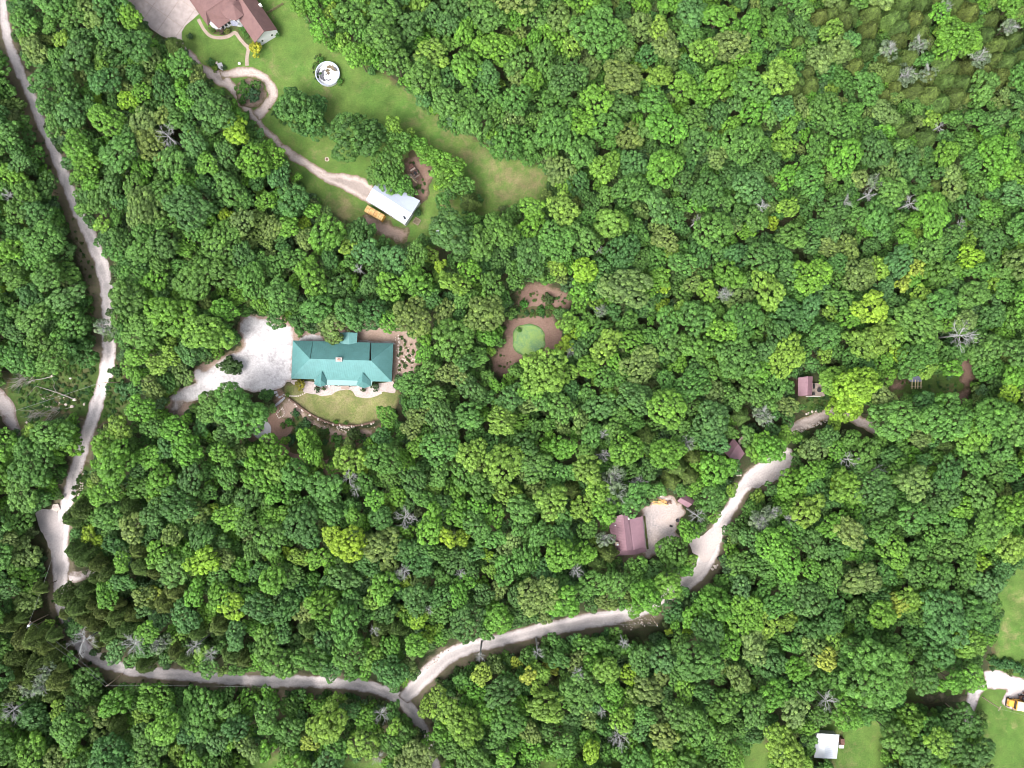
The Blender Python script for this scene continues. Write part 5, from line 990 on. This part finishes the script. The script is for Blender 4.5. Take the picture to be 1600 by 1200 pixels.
LM = [('the teal-roofed house', 535, 565), ('the round green pond', 826, 530), ('the round white pool', 513, 117), ('the white metal barn', 612, 322), ('the mauve-roofed house', 980, 835), ('the road fork', 635, 1092), ('the transformer pole', 60, 968), ('the brown shingled house', 385, 20), ('the pergola-like open shed', 1430, 598), ('the grey turning circle', 1205, 735), ('the cabin deck', 1276, 609), ('the white ribbed-roofed house', 1292, 1165), ('the yellow school bus', 1590, 1100), ('the white gravel driveway', 400, 550), ('the round concrete patio', 409, 672), ('the rough roadside clearing', 90, 610), ('the grey road turnout', 74, 825), ('the middle gravel road', 870, 985), ('the big starburst dead tree', 1500, 524), ('the bare dead tree top', 633, 808), ('the long lawn end', 835, 285), ('the top right corner', 1600, 0), ('the bottom left corner', 0, 1200), ('the bottom edge middle', 800, 1200), ('the top edge middle', 800, 0), ('the right edge middle', 1600, 600), ('the brightest yellow-green tree', 1325, 612), ('the turning loop island', 392, 145), ('the left road top', 10, 20), ('the yellow tree pair', 1375, 540), ('the orange-tinged yellow trees', 835, 1050), ('the bottom road bend', 260, 1052), ('the road bend by turnout', 1110, 860), ('the yellow tree beside the pond', 912, 424), ('the grey dead treetop', 1423, 318), ('the hay field', 1590, 960), ('the top edge right of centre', 1200, 0), ('the pale tan treetop', 1330, 832), ('the pale tan tree pair', 1015, 60), ('the left road middle', 170, 480), ('the twin dead treetops', 212, 1006)]
DIRS = ['right of', 'above right of', 'above', 'above left of', 'left of', 'below left of', 'below', 'below right of']
ORD = ['', 'second ', 'third ', 'fourth ', 'fifth ', 'sixth ', 'seventh ', 'eighth ', 'ninth ', 'tenth ', 'eleventh ', 'twelfth ', 'thirteenth ', 'fourteenth ', 'fifteenth ']
def label_all(items):
    """items: (x, y, phrase) -> unique labels by landmark, direction and rank"""
    grp = {}; out = [None]*len(items)
    for i, (x, y, phr) in enumerate(items):
        dd = [math.hypot(x-a, y-b3) for _, a, b3 in LM]; j = int(np.argmin(dd)); a = math.atan2(-(y-LM[j][2]), x-LM[j][1]); q = int(round(a/(math.pi/4))) % 8
        grp.setdefault((j, q, phr), []).append((dd[j], i))
    for (j, q, phr), L in grp.items():
        L.sort()
        for k, (_, i) in enumerate(L):
            s = f'{phr} {DIRS[q]} {LM[j][0]}' if dd else ''
            if len(L) > 1: s += (', '+ORD[k]+'nearest') if k < len(ORD) else f', farther out'
            out[i] = s
    return out

broad = [t for t in T if t[3] not in 'CPX']
def score(t):
    inf = -20 < t[0] < 1620 and -20 < t[1] < 1220
    return (t[2]+(14 if t[4] else 0)) if inf else -1
broad.sort(key=score, reverse=True); SMALL = [t for t in broad if t[4] and t[2] < 12][:10]; IND = [t for t in broad if t not in SMALL][:300-len(SMALL)]+SMALL; REST = [t for t in broad if t not in IND]
labs = label_all([(t[0], t[1], ('large ' if t[2] >= 26 else 'small ' if t[2] < 15 else '')+HUE[t[3]]+' leafy tree') for t in IND])
def tint_of(k, x):
    a = np.array(TINT[k])*rng.uniform(.9, 1.12); a = a*np.array([rng.uniform(.92, 1.12), 1, rng.uniform(.9, 1.12)]); return a
def crown_pick(r_m):
    c_ = 's' if r_m < 2.6 else ('m' if r_m < 4.7 else 'l'); L = CR[c_]; i = int(rng.integers(len(L))); miss = [j for j in range(len(L)) if (c_, j) not in sources]; i = miss[0] if miss else i; return c_, i, L[i]
def height_of(r_m, x, y):
    h = max(3.0, 4.9+r_m*1.2+rng.normal(0, 1.0)); k = (CAMH-h)/CAMH       # a tree whose foot would stand in the open is a low edge tree
    return max(3.2, h*.55) if dist_open(800+(x-800)*k, 600+(y-600)*k) < 7 else h
sources = {}
for t, lb in zip(IND, labs):
    x, y, rp, k, _ = t; rm = rp*.178*1.06; low = (k == 'L' and rp < 15 and _ and y > 480) or (rp < 9)
    hc = height_of(rm, x, y)*(.5 if rp < 12 else 1.0)
    if t[4] and k in 'YKAL': hc += 1.2 if rp < 22 or k != 'Y' else 2.8
    if rp >= 30 and 140 < y < 300 and 430 < x < 600: hc = 8.0
    rm = rp*(CAMH-hc)/FPX*1.08; c_, i, (me, Rv) = crown_pick(rm); s = rm/Rv; wx, wy, _z = W(x, y, hc)
    r0 = root('broadleaf_tree', (wx, wy, 0), lb, 'tree', 'broadleaf trees of the forest')
    q_ = rng.uniform(.86, 1.16); cr = share('crown', me, r0, (0, 0, hc), rng.uniform(0, 6.28), (s*q_, s/q_, s*rng.uniform(.85, 1.1))); cr['tint'] = [float(v) for v in tint_of(k, x)]
    sources.setdefault((c_, i), cr)
    trk = share('trunk', TRUNKS[int(rng.integers(3))], r0, (0, 0, 0), rng.uniform(0, 6.28), (hc*.42, hc*.42, hc*.98)); TRK0 = trk
# cedars
ced = [t for t in T if t[3] == 'C' and -60 < t[0] < 1660 and -60 < t[1] < 1260]; labs = label_all([(t[0], t[1], 'olive-brown cedar') for t in ced])
for t, lb in zip(ced, labs):
    x, y, rp = t[:3]; hc = rng.uniform(6.5, 9.5); rm = rp*(CAMH-hc)/FPX*.98; me, Rv = CEDARS[int(rng.integers(4))]; s = rm/Rv; wx, wy, _z = W(x, y, hc)
    r0 = root('cedar_tree', (wx, wy, 0), lb, 'cedar', 'cedars among the forest'); cr = share('crown', me, r0, (0, 0, hc), rng.uniform(0, 6.28), (s, s, s*rng.uniform(.8, 1.1)))
    f = rng.uniform(.8, 1.2); cr['tint'] = [.066*f*rng.uniform(.85, 1.2), .105*f, .022*f]
    share('trunk', TRUNKS[0], r0, (0, 0, 0), 0, (hc*.4, hc*.4, hc*.9))
# pale half-bare trees
pal = [t for t in T if t[3] == 'P']; labs = label_all([(t[0], t[1], 'pale grey-green thin-leaved tree') for t in pal])
TW = [mb_mesh(branch_mb(80+i, 3.0, 3, 8, .07, .9), 'branches', 'deadwood') for i in range(2)]
for t, lb in zip(pal, labs):
    x, y, rp = t[:3]; hc = rng.uniform(8, 10.5); rm = rp*(CAMH-hc)/FPX*1.1; i = int(rng.integers(2)); me, Rv = PALE[i]; s = rm/Rv; wx, wy, _z = W(x, y, hc)
    r0 = root('thin_leaved_tree', (wx, wy, 0), lb, 'tree', 'pale thin-leaved trees'); cr = share('crown', me, r0, (0, 0, hc), rng.uniform(0, 6.28), (s, s, s))
    cr['tint'] = [.115, .165, .09]; share('branches', TW[i], r0, (0, 0, hc), rng.uniform(0, 6), (rm/2.6,)*3); share('trunk', TRUNKS[1], r0, (0, 0, 0), 0, (hc*.42, hc*.42, hc*.98))
# dead trees
ded = [t for t in T if t[3] == 'X']; labs = label_all([(t[0], t[1], 'bare grey dead tree') for t in ded])
TD = mb_mesh(MB().tube((0, 0, -.1), (0, 0, 1.0), .03, .012, 7), 'trunk', 'deadwood')
for t, lb in zip(ded, labs):
    x, y, rp = t[:3]; rp /= .62; hc = rng.uniform(9.5, 11.5); rm = rp*(CAMH-hc)/FPX; wx, wy, _z = W(x, y, hc)
    if (x, y) == (593, 1122): hc = 8
    r0 = root('dead_tree', (wx, wy, 0), lb, 'dead tree', 'bare dead trees'); share('branches', DEAD[int(rng.integers(4))], r0, (0, 0, hc), rng.uniform(0, 6.28), (rm/3.6, rm/3.6, rm/3.6*.9))
    share('trunk', TD, r0, (0, 0, 0), 0, (hc, hc, hc+.3))
# fallen trees in the roadside clearing
def fallen(label, segs, twigs, seed):
    r0 = root('fallen_tree', W(*segs[0][0], 0), label, 'fallen tree'); m = MB()
    for (a, b3, ra, rb_) in segs: m.tube(W(*a, .5), W(*b3, .6), ra*.75, rb_*.75, 6)
    m.build('trunk', 'log', r0); q = random.Random(seed); m = MB()
    for (cx, cy, n, L, ang) in twigs:
        for i in range(n):
            p = Vector(W(cx+q.uniform(-L, L), cy+q.uniform(-L*.4, L*.4), q.uniform(.2, 1.2))); a = R(ang+q.uniform(-50, 50)); e2 = p+Vector((math.cos(a), math.sin(a), q.uniform(-.1, .4)))*q.uniform(1, 2.6)
            m.tube(p, e2, .06, .02, 4); a += q.uniform(-.9, .9); m.tube(e2, e2+Vector((math.cos(a), math.sin(a), .1))*.9, .03, .015, 4)
    if m.v: m.build('branches', 'log', r0)
    rb2 = share('root_plate', ROCKS[1], r0, (0, 0, .4), 0, (.7, .6, .9))
fallen('pale fallen tree with forked branches pointing left in the roadside clearing', [((118, 624.5), (90, 613.5), .24, .19), ((90, 613.5), (64, 605.5), .19, .11), ((64, 605.5), (56, 603), .11, .05), ((88, 612), (84, 605), .10, .07), ((84, 605), (85, 598), .07, .05), ((85, 598), (81, 591), .05, .03), ((86, 612), (82, 617), .09, .06), ((82, 617), (69, 621), .06, .03), ((64, 606), (62, 612), .06, .04), ((62, 612), (56, 618), .04, .02), ((60, 599), (40, 621), .07, .03)], [], 1)
fallen('pale fallen trunk with a grey tangle of twigs above the forked fallen tree', [((84, 587.5), (66, 592), .2, .15), ((66, 592), (54, 593.5), .15, .08), ((54, 593.5), (32, 600), .08, .03)], [(42, 592, 34, 14, 190), (30, 598, 14, 6, 200)], 2)
fallen('low grey brush heap with a short pale log at the lower side of the clearing', [((114, 635), (102, 639), .14, .1)], [(66, 648, 40, 18, 200), (88, 640, 14, 8, 190)], 3)
fallen('slim fallen trunk lying below the bottom-left verge', [((188, 1076), (178, 1087), .16, .1), ((178, 1087), (163, 1095), .1, .04)], [], 4)
fallen('slim fallen trunk pointing up to the middle road', [((750, 1021), (750, 1034), .18, .12), ((750, 1034), (749, 1042), .1, .05)], [], 5)
fallen('thin fallen trunk below the middle road with a long side branch', [((840, 1004), (846, 1020), .2, .12), ((846, 1020), (860, 1014), .09, .05), ((860, 1014), (870, 1018), .05, .03)], [], 6)

# ------------------------------------------------------------------ shrubs
SH = [(crown_mesh(700+i, 1.3, .34, .2, 1.0, .8), 1.3) for i in range(3)]
def shrub(px, py, rp, tint, label, sy=1.0, h=.5, group=None):
    c = W(px, py, h); r0 = root('shrub', (c[0], c[1], 0), label, 'shrub', group); me, Rv = SH[int(rng.integers(3))]; s = rp*M*1.06/Rv
    f = share('foliage', me, r0, (0, 0, h+.1), 0, (s, s*sy, s*.85)); f['tint'] = list(tint); share('stem', TRUNKS[0], r0, (0, 0, 0), 0, (h*2, h*2, h+.3))
DG, GG, YG = (.028, .065, .02), (.05, .14, .02), (.18, .17, .02)
shrub(365, 573, 20, (.045, .09, .024), 'wide dark shrub standing as an island in the white gravel driveway', .75, 1.2)
shrub(359, 572, 12, (.045, .095, .024), 'left part of the dark shrub island in the white gravel driveway', .9, 1.0)
shrub(372, 574, 12, (.04, .085, .024), 'right part of the dark shrub island in the white gravel driveway', .9, 1.0)
shrub(471, 601.5, 8.5, YG, 'round yellow-olive shrub at the lower left corner of the teal-roofed house', 1, .9)
shrub(496.5, 608.5, 4.6, DG, 'small round dark shrub at the left of the front stone bed'); shrub(506.5, 607.5, 4.2, (.05, .08, .025), 'small round olive shrub second from the left in the stone bed', .8)
shrub(568.5, 609.5, 4.5, (.05, .075, .025), 'small low dark shrub right of the front steps', .75); shrub(587, 604.5, 6.4, DG, 'largest round dark shrub at the right of the front stone bed', 1.05, .8)
shrub(298.5, 57.5, 5.8, DG, 'small round dark shrub alone on the lawn beside the concrete driveway', 1, .8)
shrub(402, 77, 10.5, (.26, .27, .02), 'yellow shrub at the corner of the brown shingled house', 1.1, 1.8); shrub(434, 54, 6, GG, 'small green shrub against the white gable wall')
shrub(331, 98, 7, (.05, .13, .03), 'green shrub left of the grey stone ornament'); shrub(337, 108, 5, (.12, .2, .02), 'small lime shrub below the grey stone ornament'); shrub(351, 106, 4.5, DG, 'dark shrub right of the grey stone ornament')
shrub(384, 141, 13, (.055, .14, .02), 'bright green bush in the turning loop island', 1.1, 1.6); shrub(397, 150, 13, (.035, .09, .035), 'darker green bush at the lower right of the loop island', 1, 1.6); shrub(402, 135, 9, (.05, .12, .02), 'green bush at the upper right of the loop island', 1, 1.3); shrub(380, 158, 7, GG, 'small bush at the lower left of the loop island')
shrub(333, 48, 5, (.06, .11, .02), 'low shrub in the bed by the garage wall'); shrub(356, 49, 5.5, (.11, .13, .03), 'pale shrub in the bed left of the entry canopy'); shrub(346, 49, 6, (.06, .035, .03), 'dark reddish shrub in the bed under the front windows', .8); shrub(381, 47, 5, GG, 'green shrub in the bed right of the entry'); shrub(386, 56, 4.5, (.05, .12, .02), 'green shrub along the wall above the garden walk')
shrub(532, 128, 5.5, GG, 'green shrub touching the lower right rim of the pool'); shrub(502, 94, 6, GG, 'low weeds clump above the pool', .8); shrub(494, 103, 5, (.06, .13, .02), 'low weeds clump left of the pool')
shrub(653, 332, 7, (.035, .085, .025), 'dark shrub at the right end of the barn', 1.2, 1.0)
shrub(453, 660, 6.5, (.045, .14, .015), 'round green shrub in the middle of the garden'); shrub(443, 665, 4.5, (.06, .12, .02), 'small green shrub left of the round garden shrub'); shrub(463, 646, 7, (.035, .1, .03), 'green shrub just below the retaining wall left end'); shrub(480, 662, 9, (.035, .095, .025), 'dark green bush below the retaining wall'); shrub(471, 672, 8, (.035, .085, .025), 'dark bush left of the small garden tree'); shrub(456, 688, 8, (.03, .08, .03), 'dark bush beside the small lime bush', 1.2)
shrub(505, 676, 7, (.05, .10, .02), 'olive bush below the wall near the garden tree'); shrub(528, 688, 9, (.05, .13, .02), 'green bush below the middle of the retaining wall', 1.1); shrub(556, 680, 12, (.05, .09, .02), 'wide olive bush below the right end of the retaining wall', .9, .8); shrub(573, 690, 10, (.035, .085, .02), 'dark bush beside the wide olive bush')
shrub(470, 520, 7, GG, 'green shrub behind the upper left corner of the teal-roofed house'); shrub(490, 515, 9, (.035, .085, .025), 'dark shrub behind the teal-roofed house'); shrub(450, 617, 3.5, (.09, .17, .02), 'small bright weeds at the start of the stepping stones')
shrub(820, 476, 7.5, (.045, .16, .02), 'bright green shrub above the pond'); shrub(801, 489, 9, (.03, .085, .025), 'dark green shrub at the upper left of the pond clearing'); shrub(858, 468, 10, (.045, .08, .02), 'dark mossy bush inside the red mulch loop', 1, .4); shrub(846, 486, 7, (.04, .12, .02), 'low green bush between the pond and mulch loop'); shrub(872, 488, 7, (.045, .13, .02), 'low green bush right of the mulch loop', .7); shrub(812, 516, 4, (.05, .14, .02), 'small weeds at the upper left rim of the pond')
shrub(526, 659, 4.5, (.07, .19, .015), 'small bright shrub inside the lawn above the retaining wall', .7); shrub(541, 661, 4, (.05, .12, .015), 'small darker shrub above the retaining wall middle', .8)
shrub(1281, 700-62, 6, (.04, .09, .02), 'low bush on the shady grass below the cabin'); shrub(185, 660, 9, (.045, .11, .025), 'low bush right of the left road'); shrub(195, 610, 12, (.04, .11, .03), 'green bush covering the foot of the crossarm pole', 1.2, 1.2); shrub(185, 580, 8, (.04, .10, .02), 'green bush above the crossarm pole on the road side')
for i, (px, py, r_) in enumerate(((1552, 1034, 7), (1562, 1038, 8), (1575, 1036, 8), (1587, 1042, 8), (1598, 1048, 8))): shrub(px, py, r_, (.045, .125, .035), ORD[i].strip()+' bush from the left in the row above the gravel bend' if i else 'first bush from the left in the row above the gravel bend')
for i, (px, py, r_) in enumerate(((300, 1068, 8), (350, 1080, 9), (395, 1082, 8), (455, 1086, 9), (520, 1088, 9))): shrub(px, py+6, r_, (.035, .09, .025), ('first', 'second', 'third', 'fourth', 'fifth')[i]+' low dark bush from the left along the bottom road', .8)

# ------------------------------------------------------------------ forest remainder, undergrowth and weeds as instanced growth
def growth(name, label, rows, srcs, trunk=None):
    """rows: (x, y, z, scale, scalez, rot, index, tint) ; srcs: crown objects of real trees reused as instances"""
    me = bpy.data.meshes.new(name); me.from_pydata([r_[:3] for r_ in rows], [], [])
    def put(n, t, a, fld): at = me.attributes.new(n, t, 'POINT'); at.data.foreach_set(fld, np.array(a, np.float32 if t != 'INT' else np.int32).ravel())
    put('sc', 'FLOAT_VECTOR', [(r_[3]*(1+.16*math.sin(r_[5]*7)), r_[3]*(1-.14*math.sin(r_[5]*7)), r_[4]) for r_ in rows], 'vector'); put('rot', 'FLOAT_VECTOR', [(0, 0, r_[5]) for r_ in rows], 'vector')
    put('down', 'FLOAT_VECTOR', [(0, 0, -r_[2]) for r_ in rows], 'vector'); put('tsc', 'FLOAT_VECTOR', [(r_[2]*.42, r_[2]*.42, r_[2]*.98) for r_ in rows], 'vector'); put('idx', 'INT', [r_[6] for r_ in rows], 'value'); put('tint', 'FLOAT_VECTOR', [r_[7] for r_ in rows], 'vector')
    o = bpy.data.objects.new(name, me); C.objects.link(o); tag(o, label, 'trees' if 'forest' in name else 'undergrowth', None, 'stuff')
    ng = bpy.data.node_groups.new(name, 'GeometryNodeTree'); ng.interface.new_socket('Geometry', in_out='INPUT', socket_type='NodeSocketGeometry'); ng.interface.new_socket('Geometry', in_out='OUTPUT', socket_type='NodeSocketGeometry')
    N_ = ng.nodes.new; Lk = ng.links.new; gi, go = N_('NodeGroupInput'), N_('NodeGroupOutput')
    m2p = N_('GeometryNodeMeshToPoints'); Lk(gi.outputs[0], m2p.inputs[0])
    def na(n, t): x = N_('GeometryNodeInputNamedAttribute'); x.data_type = t; x.inputs[0].default_value = n; return x.outputs['Attribute']
    def inst(objs, key, idx):
        jn = N_('GeometryNodeJoinGeometry')
        for ob in reversed(objs):
            oi = N_('GeometryNodeObjectInfo'); oi.transform_space = 'ORIGINAL'; oi.inputs['Object'].default_value = ob; oi.inputs['As Instance'].default_value = True; Lk(oi.outputs['Geometry'], jn.inputs[0])
        ip = N_('GeometryNodeInstanceOnPoints'); Lk(m2p.outputs[0], ip.inputs['Points']); Lk(jn.outputs[0], ip.inputs['Instance']); ip.inputs['Pick Instance'].default_value = True
        Lk(idx, ip.inputs['Instance Index']); Lk(na('rot', 'FLOAT_VECTOR'), ip.inputs['Rotation']); Lk(na('sc', 'FLOAT_VECTOR'), ip.inputs['Scale']); return ip.outputs[0]
    out = inst(srcs, 'c', na('idx', 'INT'))
    if trunk:
        sp = N_('GeometryNodeSetPosition'); Lk(m2p.outputs[0], sp.inputs[0]); Lk(na('down', 'FLOAT_VECTOR'), sp.inputs['Offset'])
        oi = N_('GeometryNodeObjectInfo'); oi.inputs['Object'].default_value = trunk; oi.inputs['As Instance'].default_value = True
        ip = N_('GeometryNodeInstanceOnPoints'); Lk(sp.outputs[0], ip.inputs['Points']); Lk(oi.outputs['Geometry'], ip.inputs['Instance']); Lk(na('rot', 'FLOAT_VECTOR'), ip.inputs['Rotation']); Lk(na('tsc', 'FLOAT_VECTOR'), ip.inputs['Scale'])
        jj = N_('GeometryNodeJoinGeometry'); Lk(out, jj.inputs[0]); Lk(ip.outputs[0], jj.inputs[0]); out = jj.outputs[0]
    Lk(out, go.inputs[0])
    md = o.modifiers.new('growth', 'NODES'); md.node_group = ng
    return o
keys = [(c_, i) for c_ in 'sml' for i in range(len(CR[c_]))]
keys = [k for k in keys if k in sources]; SRC = [sources[k] for k in keys]; RV = [CR[a][b3][1] for a, b3 in keys]; CLS = {c_: [i for i, k in enumerate(keys) if k[0] == c_] for c_ in 'sml'}
print('crown sources', {c_: len(v) for c_, v in CLS.items()})
rows = []
def add_row(rows, x, y, rp, k, hc, tn=None):
    rm = rp*(CAMH-hc)/FPX*1.08; c_ = 's' if rm < 2.6 else ('m' if rm < 4.7 else 'l')
    i = CLS[c_][int(rng.integers(len(CLS[c_])))]; s = rm/RV[i]; p = W(x, y, hc); rows.append((p[0], p[1], p[2], s, s*rng.uniform(.85, 1.05), rng.uniform(0, 6.28), i, tuple(tint_of(k, x) if tn is None else tn)))
for t in REST: add_row(rows, t[0], t[1], t[2], t[3], height_of(t[2]*.19, t[0], t[1])*(.8 if t[2] < 12 else 1))
# beyond the frame, a looser ring of forest
for _ in range(2600):
    x, y = rng.uniform(-900, 2500), rng.uniform(-800, 2000)
    if -100 < x < 1700 and -100 < y < 1300: continue
    add_row(rows, x, y, rng.uniform(18, 32), pick(x, y).replace('C', 'D').replace('P', 'B'), rng.uniform(9, 13))
growth('forest', 'the rest of the green broadleaf forest filling in between the larger trees', rows, SRC, TRK0)
rows = []
for _ in range(9000):
    x, y = rng.uniform(-90, 1690), rng.uniform(-90, 1290); d = dist_open(x, y)
    if d < 7: continue
    z = rng.uniform(.8, 5.0) if d > 18 else rng.uniform(.2, 1.6); rp = rng.uniform(6, 13) if d > 14 else rng.uniform(4, 7)
    tn = np.array([(.065, .13, .034), (.075, .16, .034), (.08, .12, .04), (.06, .125, .045)][int(rng.integers(4))])*rng.uniform(.8, 1.2); add_row(rows, x, y, rp, 'G', z, tn)
growth('undergrowth', 'low dark undergrowth and saplings under the forest', rows, SRC)
rows = []
def weeds(poly, n, r0_, r1_, cols, zmax=.3):
    P = np.array(poly, float)
    for _ in range(n):
        x, y = rng.uniform(P[:, 0].min(), P[:, 0].max()), rng.uniform(P[:, 1].min(), P[:, 1].max())
        if not inside(P, np.array([x]), np.array([y]))[0]: continue
        add_row(rows, x, y, rng.uniform(r0_, r1_), 'G', rng.uniform(0, zmax), np.array(cols[int(rng.integers(len(cols)))])*rng.uniform(.8, 1.2))
GC = [(.045, .12, .02), (.06, .13, .02), (.035, .09, .025), (.08, .11, .03)]
weeds([(24, 580), (60, 572), (112, 572), (148, 577), (146, 612), (128, 645), (96, 640), (70, 648), (45, 664), (34, 640), (20, 612)], 330, 1.5, 4.0, GC)
weeds([(172, 575), (184, 580), (196, 625), (192, 645), (160, 660)], 90, 1.5, 4, GC); weeds([(112, 770), (124, 735), (140, 738), (134, 765), (116, 800)], 50, 1.5, 3.5, GC)
weeds([(458, 652), (480, 656), (510, 672), (540, 690), (560, 705), (520, 718), (480, 700), (455, 690)], 130, 2, 5, GC); weeds([(800, 480), (880, 478), (880, 492), (800, 497)], 60, 1.5, 4, GC)
weeds([(1392, 600), (1430, 580), (1480, 590), (1500, 600), (1490, 628), (1440, 618)], 60, 1.0, 2.5, GC); weeds([(1256, 620), (1300, 614), (1305, 640), (1260, 648)], 50, 1.2, 3, GC)
weeds([(1540, 1022), (1600, 1032), (1680, 1060), (1680, 1078), (1600, 1056), (1545, 1046)], 140, 2, 5, GC); weeds([(82, 900), (96, 985), (130, 1022), (118, 1026), (78, 975)], 60, 1, 3, GC)
weeds([(120, 1020), (150, 1044), (190, 1060), (300, 1070), (590, 1090), (590, 1100), (300, 1082), (150, 1062)], 160, 1.2, 3.5, GC)
weeds([(122, 350), (146, 420), (154, 540), (144, 500), (128, 420), (106, 330)], 90, 1, 2.6, GC); weeds([(60, 190), (100, 300), (92, 300), (50, 195)], 40, 1, 2.2, GC); weeds([(670, 1070), (720, 1036), (800, 1012), (950, 985), (960, 992), (800, 1022), (730, 1045), (680, 1078)], 90, 1.2, 3.2, GC)
weeds([(622, 522), (646, 540), (646, 574), (622, 580)], 45, 1, 2.6, GC); weeds([(776, 540), (800, 560), (790, 584), (778, 575)], 16, 1, 2.2, GC); weeds([(810, 455), (880, 455), (885, 476), (815, 474)], 26, 1, 2.4, GC)
weeds([(490, 86), (502, 84), (500, 130), (488, 120)], 25, 1, 2.2, GC); weeds([(420, 170), (440, 165), (450, 215), (430, 195)], 30, 1.2, 3, GC); weeds([(640, 250), (672, 262), (665, 300), (640, 310)], 30, 1, 2.5, GC)
growth('weeds', 'patches of low weeds and brush on the verges and clearings', rows, SRC)
# rubble
m = MB(); q = random.Random(9)
def rub(poly, n, s0, s1):
    P = np.array(poly, float)
    for _ in range(n):
        x, y = q.uniform(P[:, 0].min(), P[:, 0].max()), q.uniform(P[:, 1].min(), P[:, 1].max())
        if inside(P, np.array([x]), np.array([y]))[0]: s = q.uniform(s0, s1); m.box(W(x, y, .1+s*.2), (s, s*q.uniform(.6, 1), s*.6), q.uniform(0, 3), .6)
rub([(655, 1046), (700, 1010), (706, 1014), (672, 1042), (660, 1052)], 110, .15, .5); rub([(1242, 678), (1300, 660), (1306, 650), (1300, 654), (1270, 662), (1240, 670)], 160, .15, .45)
rub([(960, 972), (1034, 955), (1026, 975), (985, 984)], 150, .12, .4); rub([(1022, 780), (1050, 776), (1064, 800), (1054, 808), (1040, 800)], 60, .12, .35); rub([(120, 780), (124, 730), (132, 735), (128, 775)], 70, .15, .5)
rub([(60, 615), (100, 620), (104, 640), (70, 640)], 60, .12, .4); rub([(450, 625), (500, 660), (590, 664), (590, 672), (500, 672), (460, 645)], 160, .1, .3); rub([(616, 520), (645, 540), (645, 572), (618, 580)], 110, .1, .35); rub([(525, 664), (552, 666), (550, 676), (528, 674)], 60, .15, .45); rub([(1205, 740), (1225, 740), (1215, 752), (1195, 756)], 40, .1, .35)
rub([(150, 600), (158, 585), (153, 545), (158, 545), (160, 590), (146, 640), (140, 640)], 60, .12, .35)
rb = m.build('rubble', 'rock'); tag(rb, 'loose pale rubble and stones scattered along roads and beds', 'rubble', None, 'stuff')
